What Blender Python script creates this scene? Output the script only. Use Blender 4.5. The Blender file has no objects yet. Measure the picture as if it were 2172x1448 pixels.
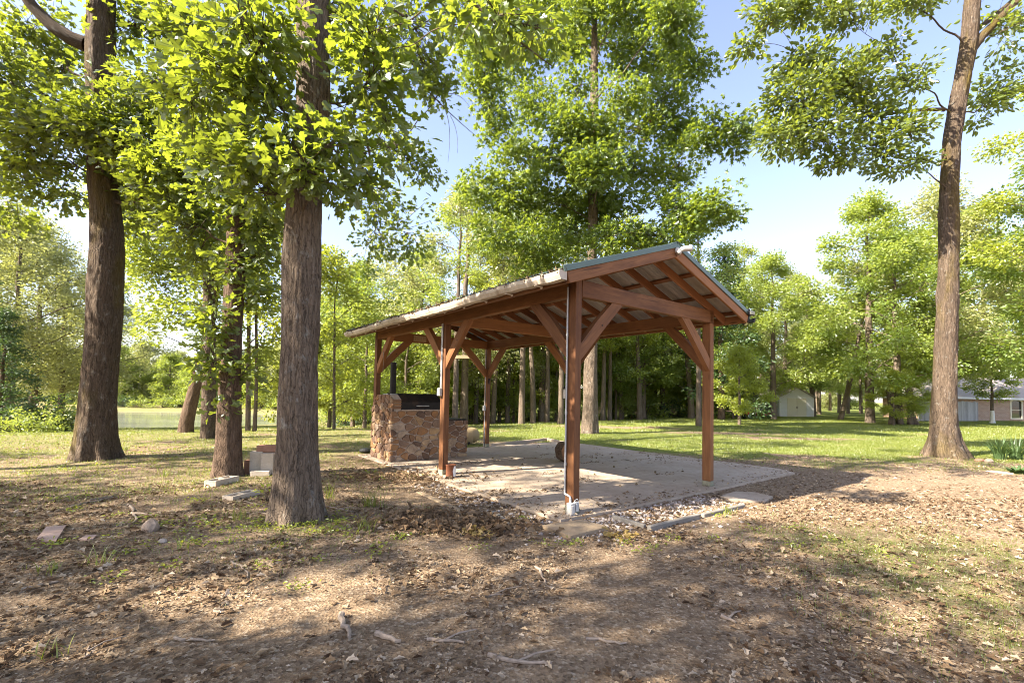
import bpy, bmesh, math
import numpy as np
from mathutils import Vector, Matrix

rng = np.random.RandomState(7)
scn = bpy.context.scene
COL = scn.collection
R = math.radians

# ------------------------------------------------------------------ camera model (fitted to the photograph)
PW, PH = 2172.0, 1448.0
F, PITCH, ROLL, SX, SY, CH = 996.32, 0.0449, 0.0181, 41.80, 69.24, 1.5
cp, sp, cr, sr = math.cos(PITCH), math.sin(PITCH), math.cos(ROLL), math.sin(ROLL)


def ray(x, y):
    u2 = (x - PW / 2 - SX) / F
    v2 = -(y - PH / 2 - SY) / F
    u = u2 * cr - v2 * sr
    v = u2 * sr + v2 * cr
    return np.array([u, cp - v * sp, sp + v * cp])


def gp(x, y, z=0.0):
    """point of the plane at height z seen at photo pixel x, y"""
    d = ray(x, y)
    t = (z - CH) / d[2]
    return np.array([0, 0, CH]) + d * t


def at(x, y, Y):
    """point at forward distance Y seen at photo pixel x, y"""
    d = ray(x, y)
    return np.array([0, 0, CH]) + d * (Y / d[1])


YAW, PX, PY = 0.678, 0.556, 6.0427
UD = np.array([-math.sin(YAW), math.cos(YAW)])
VD = np.array([math.cos(YAW), math.sin(YAW)])


def loc(u, v, z=0.0):
    q = np.array([PX, PY]) + u * UD + v * VD
    return np.array([q[0], q[1], z])


# ------------------------------------------------------------------ noise
def _hash(ix, iy, iz, seed):
    h = (ix.astype(np.int64) * 374761393 + iy.astype(np.int64) * 668265263 + iz.astype(np.int64) * 2147483647 + seed * 1274126177)
    h = (h ^ (h >> 13)) * 1274126177
    h = h & 0xFFFFFFFF
    h = (h ^ (h >> 16)) * 2246822519 & 0xFFFFFFFF
    h = h ^ (h >> 13)
    return (h & 0xFFFFFF) / float(0xFFFFFF)


def vnoise(P, seed=0):
    P = np.asarray(P, float)
    if P.shape[1] == 2:
        P = np.c_[P, np.zeros(len(P))]
    i = np.floor(P).astype(np.int64)
    f = P - i
    f = f * f * (3 - 2 * f)
    out = 0
    for dx in (0, 1):
        wx = f[:, 0] if dx else 1 - f[:, 0]
        for dy in (0, 1):
            wy = f[:, 1] if dy else 1 - f[:, 1]
            for dz in (0, 1):
                wz = f[:, 2] if dz else 1 - f[:, 2]
                out = out + wx * wy * wz * _hash(i[:, 0] + dx, i[:, 1] + dy, i[:, 2] + dz, seed)
    return out


def fbm(P, seed=0, oct=4):
    P = np.asarray(P, float)
    a, s, t = 0.5, 0.0, 0.0
    for k in range(oct):
        s = s + a * vnoise(P * (2.03 ** k) + 17.3 * k, seed + k)
        t += a
        a *= 0.5
    return s / t


def sstep(a, b, x):
    t = np.clip((x - a) / (b - a), 0, 1)
    return t * t * (3 - 2 * t)


# ------------------------------------------------------------------ mesh builder
class MB:
    def __init__(self):
        self.V, self.n = [], 0
        self.F = []          # (array m x k, material)
        self.rnd, self.gco = [], []

    def add(self, V, faces, mat=0, rnd=0.5, gco=None):
        V = np.asarray(V, float).reshape(-1, 3)
        if isinstance(faces, np.ndarray):
            groups = [faces]
        else:
            by = {}
            for f in faces:
                by.setdefault(len(f), []).append(f)
            groups = [np.array(v, int) for v in by.values()]
        for g in groups:
            if len(g):
                self.F.append((g + self.n, mat))
        self.V.append(V)
        self.rnd.append(np.broadcast_to(np.asarray(rnd, float), (len(V),)))
        self.gco.append(V if gco is None else np.asarray(gco, float))
        self.n += len(V)
        return self

    def box(self, c, s, rot=None, bev=0.0, mat=0, rnd=None, axis=0):
        """box with centre c, size s, optional 3x3 rotation; long grain along 'axis'"""
        V, Fc = bevbox(tuple(round(float(x), 4) for x in s), bev)
        L = V.copy()
        if rot is not None:
            V = V @ np.asarray(rot).T
        g = np.roll(L, -axis, axis=1) + rng.rand(3) * 20
        self.add(V + np.asarray(c), Fc, mat, rng.rand() if rnd is None else rnd, g)
        return self

    def beam(self, p0, p1, w, h, up=(0, 0, 1), bev=0.006, mat=0, rnd=None):
        """timber from p0 to p1; w across, h along 'up'"""
        p0, p1 = np.asarray(p0, float), np.asarray(p1, float)
        d = p1 - p0
        Ln = np.linalg.norm(d)
        d = d / Ln
        up = np.asarray(up, float)
        s = np.cross(up, d)
        s /= np.linalg.norm(s)
        up = np.cross(d, s)
        M = np.stack([d, s, up], axis=1)
        return self.box((p0 + p1) / 2, (Ln, w, h), M, bev, mat, rnd)

    def tube(self, pts, rad, sides=8, mat=0, rnd=None, cap=True, twist=0.0):
        pts = np.asarray(pts, float)
        n = len(pts)
        rad = np.broadcast_to(np.asarray(rad, float), (n,))
        T = np.gradient(pts, axis=0)
        T /= np.linalg.norm(T, axis=1)[:, None] + 1e-9
        ref = np.array([0.0, 0, 1]) if abs(T[0][2]) < 0.9 else np.array([0.0, 1, 0])
        s = np.cross(ref, T[0]); s /= np.linalg.norm(s)
        A = np.arange(sides) * 2 * math.pi / sides
        Vs, gs = [], []
        ln = 0.0
        off = rng.rand() * 40
        for k in range(n):
            if k:
                ln += np.linalg.norm(pts[k] - pts[k - 1])
                s = s - T[k] * (s @ T[k])
                s /= np.linalg.norm(s) + 1e-9
            b = np.cross(T[k], s)
            ring = np.cos(A)[:, None] * s + np.sin(A)[:, None] * b
            Vs.append(pts[k] + ring * rad[k])
            gs.append(np.c_[np.cos(A) * rad[0] + off, np.sin(A) * rad[0], np.full(sides, ln)])
        V = np.concatenate(Vs)
        i = np.arange(n - 1)[:, None] * sides
        j = np.arange(sides)[None, :]
        j2 = (j + 1) % sides
        Q = np.stack([i + j, i + j2, i + sides + j2, i + sides + j], axis=2).reshape(-1, 4)
        self.add(V, Q, mat, rng.rand() if rnd is None else rnd, np.concatenate(gs))
        if cap:
            base = self.n - len(V)
            self.F.append((np.array([list(range(sides))[::-1]]) + base, mat))
            self.F.append((np.array([list(range((n - 1) * sides, n * sides))]) + base, mat))
        return self

    def prism(self, poly, h0, h1, plane='xy', mat=0, rnd=None):
        """extrude a 2D polygon; plane names the two axes of poly, extruded along the third from h0 to h1"""
        ax = {'xy': (0, 1, 2), 'xz': (0, 2, 1), 'yz': (1, 2, 0)}[plane]
        n = len(poly)
        V = np.zeros((2 * n, 3))
        V[:n, ax[0]] = V[n:, ax[0]] = [p[0] for p in poly]
        V[:n, ax[1]] = V[n:, ax[1]] = [p[1] for p in poly]
        V[:n, ax[2]] = h0
        V[n:, ax[2]] = h1
        Fc = [list(range(n))[::-1], list(range(n, 2 * n))] + [[i, (i + 1) % n, n + (i + 1) % n, n + i] for i in range(n)]
        self.add(V, Fc, mat, rng.rand() if rnd is None else rnd)
        return self

    def lathe(self, prof, sides=24, c=(0, 0, 0), axis=2, mat=0, rnd=None):
        prof = np.asarray(prof, float)
        n = len(prof)
        A = np.arange(sides) * 2 * math.pi / sides
        V = np.zeros((n, sides, 3))
        a, b = [(1, 2), (2, 0), (0, 1)][axis]
        V[:, :, a] = prof[:, :1] * np.cos(A)
        V[:, :, b] = prof[:, :1] * np.sin(A)
        V[:, :, axis] = prof[:, 1:2]
        i = np.arange(n - 1)[:, None] * sides
        j = np.arange(sides)[None, :]
        j2 = (j + 1) % sides
        Q = np.stack([i + j, i + j2, i + sides + j2, i + sides + j], axis=2).reshape(-1, 4)
        self.add(V.reshape(-1, 3) + np.asarray(c), Q, mat, rng.rand() if rnd is None else rnd)
        return self

    def mesh(self, name, mats, smooth=False):
        V = np.concatenate(self.V)
        me = bpy.data.meshes.new(name)
        me.vertices.add(len(V))
        me.vertices.foreach_set('co', V.astype(np.float32).ravel())
        loops = np.concatenate([f.ravel() for f, m in self.F]).astype(np.int32)
        tot = np.concatenate([np.full(len(f), f.shape[1]) for f, m in self.F])
        mi = np.concatenate([np.full(len(f), m) for f, m in self.F]).astype(np.int32)
        st = np.concatenate([[0], np.cumsum(tot)[:-1]]).astype(np.int32)
        me.loops.add(len(loops))
        me.loops.foreach_set('vertex_index', loops)
        me.polygons.add(len(st))
        me.polygons.foreach_set('loop_start', st)
        me.polygons.foreach_set('material_index', mi)
        me.polygons.foreach_set('use_smooth', np.full(len(st), bool(smooth)))
        me.update(calc_edges=True)
        a = me.attributes.new('rnd', 'FLOAT', 'POINT')
        a.data.foreach_set('value', np.concatenate(self.rnd).astype(np.float32))
        a = me.attributes.new('gco', 'FLOAT_VECTOR', 'POINT')
        a.data.foreach_set('vector', np.concatenate(self.gco).astype(np.float32).ravel())
        for m in (mats if isinstance(mats, (list, tuple)) else [mats]):
            me.materials.append(m)
        return me

    def obj(self, name, mats, parent=None, smooth=False):
        o = bpy.data.objects.new(name, self.mesh(name, mats, smooth))
        COL.objects.link(o)
        o.parent = parent
        return o


_bb = {}


def bevbox(s, bev):
    k = (s, bev)
    if k not in _bb:
        bm = bmesh.new()
        bmesh.ops.create_cube(bm, size=1.0)
        bmesh.ops.scale(bm, vec=s, verts=bm.verts)
        if bev > 0:
            bmesh.ops.bevel(bm, geom=bm.edges[:], offset=min(bev, min(s) * 0.3), segments=1, affect='EDGES')
        bm.verts.index_update()
        V = np.array([v.co[:] for v in bm.verts])
        Fc = [[v.index for v in f.verts] for f in bm.faces]
        bm.free()
        _bb[k] = (V, Fc)
    return _bb[k][0].copy(), _bb[k][1]


def rotz(a):
    c, s = math.cos(a), math.sin(a)
    return np.array([[c, -s, 0], [s, c, 0], [0, 0, 1.0]])


def euler(a, b, c):
    from mathutils import Euler
    return np.array(Euler((a, b, c)).to_matrix())


def tag(o, label=None, cat=None, group=None, kind=None):
    if label: o['label'] = label
    if cat: o['category'] = cat
    if group: o['group'] = group
    if kind: o['kind'] = kind
    return o


def empty(name, p=(0, 0, 0), rz=0.0):
    o = bpy.data.objects.new(name, None)
    COL.objects.link(o)
    o.location = tuple(float(x) for x in p)
    o.rotation_euler = (0, 0, rz)
    o.empty_display_size = 0.2
    return o


def copy_tree(o, parent=None):
    c = o.copy()
    COL.objects.link(c)
    c.parent = parent
    for ch in [x for x in COL.objects if x.parent == o]:
        copy_tree(ch, c)
    return c


# ------------------------------------------------------------------ materials
class NT:
    def __init__(self, name):
        self.m = bpy.data.materials.new(name)
        self.m.use_nodes = True
        self.t = self.m.node_tree
        self.t.nodes.clear()
        self.out = self.t.nodes.new('ShaderNodeOutputMaterial')

    def n(self, typ, ins=None, **kw):
        x = self.t.nodes.new('ShaderNode' + typ)
        for k, v in kw.items():
            setattr(x, k, v)
        for k, v in (ins or {}).items():
            self.set(x.inputs[k], v)
        return x

    def set(self, sock, v):
        if hasattr(v, 'bl_rna') and isinstance(v, bpy.types.NodeSocket):
            self.t.links.new(v, sock)
        elif isinstance(v, bpy.types.Node):
            self.t.links.new(v.outputs[0], sock)
        else:
            if isinstance(v, (tuple, list)) and len(v) == 3 and sock.type == 'RGBA':
                v = (*v, 1)
            sock.default_value = v

    def attr(self, name):
        return self.n('Attribute', attribute_name=name)

    def gco(self, scale=(1, 1, 1)):
        a = self.attr('gco')
        return self.n('Mapping', {'Vector': a.outputs['Vector'], 'Scale': scale}).outputs[0]

    def wco(self, scale=(1, 1, 1)):
        a = self.n('NewGeometry')
        return self.n('Mapping', {'Vector': a.outputs['Position'], 'Scale': scale}).outputs[0]

    def noise(self, vec, scale, detail=5, rough=0.6, dist=0.0):
        return self.n('TexNoise', {'Vector': vec, 'Scale': scale, 'Detail': detail, 'Roughness': rough, 'Distortion': dist}).outputs[0]

    def vor(self, vec, scale, feature='F1', out=0, rand=1.0):
        return self.n('TexVoronoi', {'Vector': vec, 'Scale': scale, 'Randomness': rand}, feature=feature).outputs[out]

    def ramp(self, fac, stops, interp='LINEAR'):
        r = self.n('ValToRGB', {'Fac': fac})
        e = r.color_ramp
        e.interpolation = interp
        while len(e.elements) < len(stops):
            e.elements.new(0.5)
        for el, (p, c) in zip(e.elements, stops):
            el.position = p
            el.color = (*c, 1) if isinstance(c, (tuple, list)) else (c, c, c, 1)
        return r.outputs[0]

    def mix(self, fac, a, b, mode='MIX'):
        x = self.n('Mix', data_type='RGBA', blend_type=mode)
        self.set(x.inputs[0], fac)
        self.set(x.inputs[6], a)
        self.set(x.inputs[7], b)
        return x.outputs[2]

    def math(self, op, a, b=0.0):
        x = self.n('Math', operation=op)
        self.set(x.inputs[0], a)
        self.set(x.inputs[1], b)
        return x.outputs[0]

    def bump(self, h, strength=0.5, dist=0.01, normal=None):
        d = {'Height': h, 'Strength': strength, 'Distance': dist}
        if normal is not None: d['Normal'] = normal
        return self.n('Bump', d).outputs[0]

    def pbr(self, color, rough=0.7, bump=None, metal=0.0, spec=0.3):
        d = {'Base Color': color, 'Roughness': rough, 'Metallic': metal, 'Specular IOR Level': spec}
        if bump is not None: d['Normal'] = bump
        b = self.n('BsdfPrincipled', d)
        self.t.links.new(b.outputs[0], self.out.inputs[0])
        return self.m


def M_plain(name, col, rough=0.6, metal=0.0, var=0.25, scale=14.0, spec=0.3, dirt=None):
    n = NT(name)
    v = n.gco()
    k = n.noise(v, scale, 6, 0.65)
    c = n.mix(n.ramp(k, [(0.3, 0.0), (0.75, 1.0)]), tuple(x * (1 - var) for x in col), tuple(min(1, x * (1 + var)) for x in col))
    if dirt is not None:
        k2 = n.noise(v, scale * 0.35, 5, 0.7)
        c = n.mix(n.ramp(k2, [(0.5, 0.0), (0.68, 0.85)]), c, dirt)
    return n.pbr(c, rough, n.bump(k, 0.25, 0.004), metal, spec)


def M_wood(name, a, b, rough=0.65):
    n = NT(name)
    r = n.attr('rnd').outputs['Fac']
    g1 = n.noise(n.gco((1.2, 16, 16)), 1.6, 6, 0.6, 0.6)
    g2 = n.noise(n.gco((0.5, 1.2, 1.2)), 3.5, 4, 0.65)
    g3 = n.noise(n.gco((2, 60, 60)), 2.0, 4, 0.7)
    f = n.math('ADD', n.math('MULTIPLY', g1, 0.5), n.math('ADD', n.math('MULTIPLY', g2, 0.45), n.math('MULTIPLY', g3, 0.25)))
    f = n.math('ADD', f, n.math('MULTIPLY', n.math('SUBTRACT', r, 0.5), 0.38))
    c = n.ramp(f, [(0.36, a), (0.78, b)])
    kn = n.vor(n.gco((1.0, 5, 5)), 0.9, 'F1', 0)
    c = n.mix(n.ramp(kn, [(0.02, 0.75), (0.09, 0.0)]), c, tuple(x * 0.25 for x in a))
    cr_ = n.noise(n.gco((0.7, 26, 26)), 1.1, 3, 0.5, 0.3)
    c = n.mix(n.ramp(cr_, [(0.27, 0.7), (0.33, 0.0)]), c, tuple(x * 0.35 for x in a))
    return n.pbr(c, rough, n.bump(f, 0.35, 0.004), 0, 0.25)


def M_bark(name, ridge, furrow, lichen=(0.36, 0.35, 0.31), lich=0.3, cell=40.0, moss=0.0, stretch=0.10):
    n = NT(name)
    wob = n.noise(n.gco((1, 1, 0.5)), 11, 4, 0.65)
    wob2 = n.noise(n.gco((1, 1, 0.5)), 7, 4, 0.65)
    off = n.n('CombineXYZ', {0: n.math('MULTIPLY', wob, 0.09), 1: n.math('MULTIPLY', wob2, 0.09), 2: n.math('MULTIPLY', wob2, 0.05)}).outputs[0]
    vv = n.n('VectorMath', {0: n.gco((1, 1, stretch)), 1: off}, operation='ADD').outputs[0]
    ed = n.vor(vv, cell, 'DISTANCE_TO_EDGE', 0)
    ns_ = n.noise(vv, cell * 0.9, 5, 0.65)
    fine = n.noise(n.gco((1, 1, 0.45)), 75, 5, 0.75)
    h = n.math('ADD', n.math('MULTIPLY', n.ramp(ed, [(0.0, 0.0), (0.16, 1.0)]), 0.55), n.math('ADD', n.math('MULTIPLY', n.ramp(ns_, [(0.36, 0.0), (0.62, 1.0)]), 0.75), n.math('MULTIPLY', fine, 0.5)))
    c = n.ramp(n.math('MULTIPLY', h, 0.55), [(0.10, furrow), (0.45, tuple((x * 0.55 + y * 0.45) for x, y in zip(ridge, furrow))), (0.92, ridge)])
    big = n.noise(n.gco((1, 1, 0.5)), 3.0, 5, 0.65)
    c = n.mix(n.ramp(big, [(0.35, 0.0), (0.7, 0.5)]), c, tuple(x * 0.45 for x in ridge))
    li = n.noise(n.gco((1, 1, 0.6)), 9, 7, 0.8)
    c = n.mix(n.ramp(li, [(0.56, 0.0), (0.70, lich)]), c, lichen)
    if moss > 0:
        mo = n.noise(n.gco((1, 1, 0.3)), 1.8, 4, 0.6)
        c = n.mix(n.ramp(mo, [(0.5, 0.0), (0.68, moss)]), c, (0.13, 0.095, 0.015))
    return n.pbr(c, 0.9, n.bump(h, 1.0, 0.022), 0, 0.15)


def M_leaf(name, dark, light, trans, tfac=0.42, gloss=0.06, autumn=0.0):
    n = NT(name)
    r = n.attr('rnd').outputs['Fac']
    oi = n.n('ObjectInfo').outputs['Random']
    f = n.math('ADD', n.math('MULTIPLY', r, 0.66), n.math('MULTIPLY', oi, 0.34))
    c = n.ramp(f, [(0.0, dark), (0.55, tuple((a + b) / 2 for a, b in zip(dark, light))), (1.0, light)])
    tc = n.mix(f, tuple(x * 0.8 for x in trans), tuple(min(1, x * 1.15) for x in trans))
    if autumn > 0:
        br = n.ramp(r, [(autumn - 0.002, 1.0), (autumn, 0.0)])
        c = n.mix(br, c, (0.16, 0.06, 0.025))
        tc = n.mix(br, tc, (0.12, 0.05, 0.02))
    d = n.n('BsdfDiffuse', {'Color': c})
    t = n.n('BsdfTranslucent', {'Color': tc})
    g = n.n('BsdfGlossy', {'Color': (0.9, 0.95, 1.0), 'Roughness': 0.42})
    m1 = n.n('MixShader', {0: tfac, 1: d.outputs[0], 2: t.outputs[0]})
    m2 = n.n('MixShader', {0: gloss, 1: m1.outputs[0], 2: g.outputs[0]})
    n.t.links.new(m2.outputs[0], n.out.inputs[0])
    return n.m


MAT = {}
MAT['timber'] = M_wood('stained_timber', (0.105, 0.042, 0.017), (0.275, 0.122, 0.047))
MAT['timber_dark'] = M_wood('stained_timber_soffit', (0.10, 0.038, 0.016), (0.26, 0.108, 0.045))
MAT['old_wood'] = M_wood('weathered_wood', (0.20, 0.15, 0.11), (0.42, 0.34, 0.26), 0.85)
MAT['grey_wood'] = M_wood('grey_fence_wood', (0.25, 0.24, 0.23), (0.46, 0.44, 0.42), 0.85)
MAT['post_foot'] = M_plain('treated_post_foot', (0.24, 0.23, 0.16), 0.85, 0, 0.3)
MAT['bark'] = M_bark('oak_bark', (0.27, 0.205, 0.15), (0.018, 0.012, 0.008), lich=0.75)
MAT['bark_moss'] = M_bark('mossy_oak_bark', (0.185, 0.135, 0.095), (0.016, 0.011, 0.008), lich=0.6, moss=0.7)
MAT['bark_red'] = M_bark('brown_bark', (0.215, 0.145, 0.10), (0.045, 0.028, 0.018), lich=0.25, cell=44)
MAT['bark_far'] = M_bark('woodland_bark', (0.23, 0.18, 0.135), (0.05, 0.035, 0.025), lich=0.35, cell=26)
MAT['twig'] = M_plain('twig_bark', (0.075, 0.055, 0.04), 0.9)
MAT['stick'] = M_plain('dead_stick', (0.30, 0.235, 0.18), 0.9, 0, 0.35, 30)
MAT['leaf_oak'] = M_leaf('oak_leaf', (0.042, 0.068, 0.010), (0.090, 0.130, 0.018), (0.36, 0.43, 0.030), 0.47, 0.06)
MAT['leaf_gum'] = M_leaf('sweetgum_leaf', (0.055, 0.098, 0.012), (0.115, 0.175, 0.022), (0.34, 0.42, 0.03), 0.45, 0.05, 0.02)
MAT['leaf_right'] = M_leaf('glossy_oval_leaf', (0.060, 0.095, 0.016), (0.14, 0.185, 0.035), (0.36, 0.42, 0.035), 0.45, 0.06)
MAT['leaf_far'] = M_leaf('woodland_leaf', (0.105, 0.150, 0.024), (0.270, 0.320, 0.070), (0.52, 0.60, 0.07), 0.48, 0.05)
MAT['leaf_mid'] = M_leaf('mid_green_leaf', (0.070, 0.115, 0.020), (0.185, 0.245, 0.050), (0.42, 0.52, 0.05), 0.46, 0.05)
MAT['leaf_lime'] = M_leaf('young_bright_leaf', (0.13, 0.18, 0.018), (0.30, 0.34, 0.045), (0.54, 0.58, 0.05), 0.47, 0.05)
MAT['leaf_pale'] = M_leaf('pale_leaf', (0.17, 0.19, 0.060), (0.36, 0.37, 0.14), (0.50, 0.52, 0.13), 0.42, 0.06)
MAT['leaf_cedar'] = M_leaf('dark_evergreen_leaf', (0.028, 0.060, 0.016), (0.070, 0.115, 0.028), (0.12, 0.20, 0.03), 0.3, 0.05)
MAT['leaf_yucca'] = M_leaf('yucca_blade', (0.045, 0.085, 0.030), (0.10, 0.155, 0.055), (0.15, 0.24, 0.05), 0.3, 0.03)
MAT['grass'] = M_leaf('grass_blade', (0.085, 0.125, 0.012), (0.25, 0.26, 0.050), (0.32, 0.37, 0.04), 0.42, 0.05)


def M_litter():
    n = NT('dead_leaf')
    r = n.attr('rnd').outputs['Fac']
    c = n.ramp(r, [(0.0, (0.080, 0.048, 0.030)), (0.3, (0.18, 0.118, 0.070)), (0.6, (0.30, 0.212, 0.13)), (0.85, (0.42, 0.32, 0.21)), (1.0, (0.56, 0.46, 0.35))])
    d = n.n('BsdfDiffuse', {'Color': c})
    t = n.n('BsdfTranslucent', {'Color': c})
    m = n.n('MixShader', {0: 0.2, 1: d.outputs[0], 2: t.outputs[0]})
    n.t.links.new(m.outputs[0], n.out.inputs[0])
    return n.m


MAT['litter'] = M_litter()


def M_pebble():
    n = NT('gravel_stone')
    r = n.attr('rnd').outputs['Fac']
    c = n.ramp(r, [(0.0, (0.22, 0.17, 0.14)), (0.4, (0.40, 0.33, 0.28)), (0.75, (0.52, 0.45, 0.39)), (1.0, (0.66, 0.61, 0.56))])
    k = n.noise(n.gco(), 60, 4, 0.6)
    return n.pbr(n.mix(n.math('MULTIPLY', k, 0.5), c, (0.20, 0.15, 0.12)), 0.8, n.bump(k, 0.3, 0.003))


MAT['pebble'] = M_pebble()


def M_concrete(name, a, b, stain=(0.12, 0.085, 0.06), amt=0.8, sc=1.0):
    n = NT(name)
    v = n.wco()
    k1 = n.noise(v, 1.1 * sc, 6, 0.65)
    k2 = n.noise(v, 9 * sc, 6, 0.7)
    k3 = n.noise(v, 55, 4, 0.7)
    c = n.mix(n.ramp(k1, [(0.32, 0.0), (0.68, 1.0)]), a, b)
    c = n.mix(n.ramp(k2, [(0.50, 0.0), (0.78, amt)]), c, stain)
    k4 = n.noise(v, 3.2 * sc, 7, 0.75, 0.8)
    c = n.mix(n.ramp(k4, [(0.58, 0.0), (0.70, amt * 0.8)]), c, tuple(x * 1.5 for x in stain))
    c = n.mix(n.math('MULTIPLY', k3, 0.35), c, tuple(x * 0.55 for x in a))
    return n.pbr(c, 0.85, n.bump(n.math('ADD', k3, n.math('MULTIPLY', k2, 1.5)), 0.25, 0.006), 0, 0.2)


MAT['slab'] = M_concrete('slab_concrete', (0.38, 0.295, 0.215), (0.50, 0.41, 0.32), (0.16, 0.115, 0.08), 0.65)
MAT['block'] = M_concrete('block_concrete', (0.52, 0.43, 0.33), (0.64, 0.55, 0.44), (0.25, 0.18, 0.13), 0.5, 4)
MAT['pad'] = M_concrete('pad_concrete', (0.33, 0.24, 0.15), (0.42, 0.32, 0.21), (0.14, 0.10, 0.07), 0.6, 3)
MAT['edging'] = M_concrete('edging_concrete', (0.20, 0.18, 0.155), (0.28, 0.255, 0.22), (0.14, 0.12, 0.10), 0.6, 4)
MAT['flag'] = M_plain('pink_flagstone', (0.42, 0.29, 0.23), 0.85, 0, 0.2, 9)
MAT['rock'] = M_plain('tan_rock', (0.36, 0.27, 0.20), 0.9, 0, 0.4, 16)
MAT['tilebrick'] = M_plain('red_clay_block', (0.38, 0.20, 0.13), 0.85, 0, 0.25, 12)


def M_stone():
    n = NT('field_stone')
    r = n.attr('rnd').outputs['Fac']
    c = n.ramp(r, [(0.0, (0.085, 0.058, 0.045)), (0.2, (0.20, 0.105, 0.055)), (0.4, (0.33, 0.165, 0.060)), (0.6, (0.21, 0.14, 0.10)), (0.8, (0.44, 0.28, 0.13)), (1.0, (0.39, 0.31, 0.24))])
    v = n.gco()
    k = n.noise(v, 7, 6, 0.7, 0.6)
    k2 = n.noise(v, 38, 5, 0.7)
    c = n.mix(n.ramp(k, [(0.35, 0.0), (0.7, 0.75)]), c, (0.115, 0.07, 0.05))
    c = n.mix(n.ramp(k2, [(0.5, 0.0), (0.8, 0.45)]), c, (0.38, 0.25, 0.15))
    return n.pbr(c, 0.8, n.bump(n.math('ADD', k2, k), 0.6, 0.012), 0, 0.25)


MAT['stone'] = M_stone()
MAT['mortar'] = M_plain('mortar', (0.42, 0.33, 0.26), 0.95, 0, 0.25, 25)
MAT['black_metal'] = M_plain('black_steel', (0.014, 0.012, 0.011), 0.6, 0.0, 0.5, 10, 0.25, (0.05, 0.03, 0.02))
MAT['black'] = M_plain('black_plastic', (0.02, 0.02, 0.02), 0.45)
MAT['galv'] = M_plain('grey_conduit', (0.42, 0.42, 0.42), 0.45, 0.3, 0.15)
MAT['boxgrey'] = M_plain('grey_box_plastic', (0.45, 0.45, 0.44), 0.55, 0, 0.1)
MAT['pvc'] = M_plain('white_pvc', (0.46, 0.44, 0.41), 0.5, 0, 0.08)
MAT['gutter'] = M_plain('dirty_white_gutter', (0.50, 0.43, 0.345), 0.6, 0, 0.2, 5, 0.3, (0.22, 0.155, 0.10))
MAT['debris'] = M_plain('gutter_debris', (0.15, 0.11, 0.06), 0.95, 0, 0.5, 40)
MAT['roof_green'] = M_plain('green_roof_metal', (0.095, 0.135, 0.110), 0.4, 0.1, 0.12, 3, 0.4)
MAT['roof_under'] = M_plain('pale_roof_underside', (0.36, 0.325, 0.29), 0.5, 0.1, 0.15, 4, 0.4)
MAT['rust'] = M_plain('rusty_tin', (0.17, 0.062, 0.03), 0.75, 0.2, 0.4, 18)
MAT['whitepaint'] = M_plain('white_paint', (0.72, 0.70, 0.66), 0.6, 0, 0.12, 20)
MAT['lens'] = M_plain('lamp_lens', (0.55, 0.52, 0.32), 0.2, 0, 0.1, 30, 0.6)
MAT['olive'] = M_plain('tan_tank_paint', (0.34, 0.25, 0.13), 0.5, 0, 0.15, 4)
MAT['logend'] = M_plain('cut_log_face', (0.20, 0.10, 0.045), 0.85, 0, 0.4, 9)
MAT['tanwood'] = M_wood('pale_board', (0.30, 0.19, 0.10), (0.50, 0.36, 0.22))
MAT['deadfern'] = M_leaf('dried_yellow_sprig', (0.28, 0.19, 0.06), (0.46, 0.34, 0.13), (0.4, 0.3, 0.1), 0.3, 0.02)
MAT['redpaint'] = M_plain('red_paint', (0.45, 0.035, 0.03), 0.4, 0, 0.15)
MAT['shedwhite'] = M_plain('white_siding', (0.70, 0.70, 0.70), 0.6, 0, 0.06)
MAT['shingle'] = M_plain('grey_shingle', (0.36, 0.31, 0.265), 0.9, 0, 0.2, 12)
MAT['shingle_dark'] = M_plain('dark_shingle', (0.05, 0.055, 0.065), 0.8, 0, 0.3, 12)
MAT['trim'] = M_plain('cream_trim', (0.66, 0.60, 0.46), 0.6, 0, 0.06)
MAT['trimwhite'] = M_plain('white_fascia', (0.74, 0.72, 0.70), 0.6, 0, 0.06)
MAT['glass'] = M_plain('dark_glass', (0.03, 0.035, 0.04), 0.06, 0, 0.1, 5, 0.9)
MAT['wire'] = M_plain('wire', (0.25, 0.2, 0.17), 0.6, 0.4)
MAT['rustpost'] = M_plain('rusty_fence_steel', (0.20, 0.085, 0.05), 0.8, 0.1, 0.3)


def M_brick():
    n = NT('tan_brick')
    b = n.n('TexBrick', {'Vector': n.gco(), 'Color1': (0.33, 0.175, 0.10, 1), 'Color2': (0.46, 0.29, 0.18, 1), 'Mortar': (0.48, 0.40, 0.33, 1), 'Scale': 1.0,
                         'Mortar Size': 0.012, 'Brick Width': 0.22, 'Row Height': 0.075, 'Bias': -0.1})
    k = n.noise(n.gco(), 5, 4, 0.6)
    c = n.mix(n.ramp(k, [(0.4, 0.0), (0.7, 0.5)]), b.outputs[0], (0.30, 0.20, 0.15))
    return n.pbr(c, 0.85, n.bump(b.outputs[1], -0.3, 0.005))


MAT['brick'] = M_brick()


# ------------------------------------------------------------------ ground: heights and grass cover
PC, PR = np.array([-52.0, 57.0]), np.array([27.0, 19.0])


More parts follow.
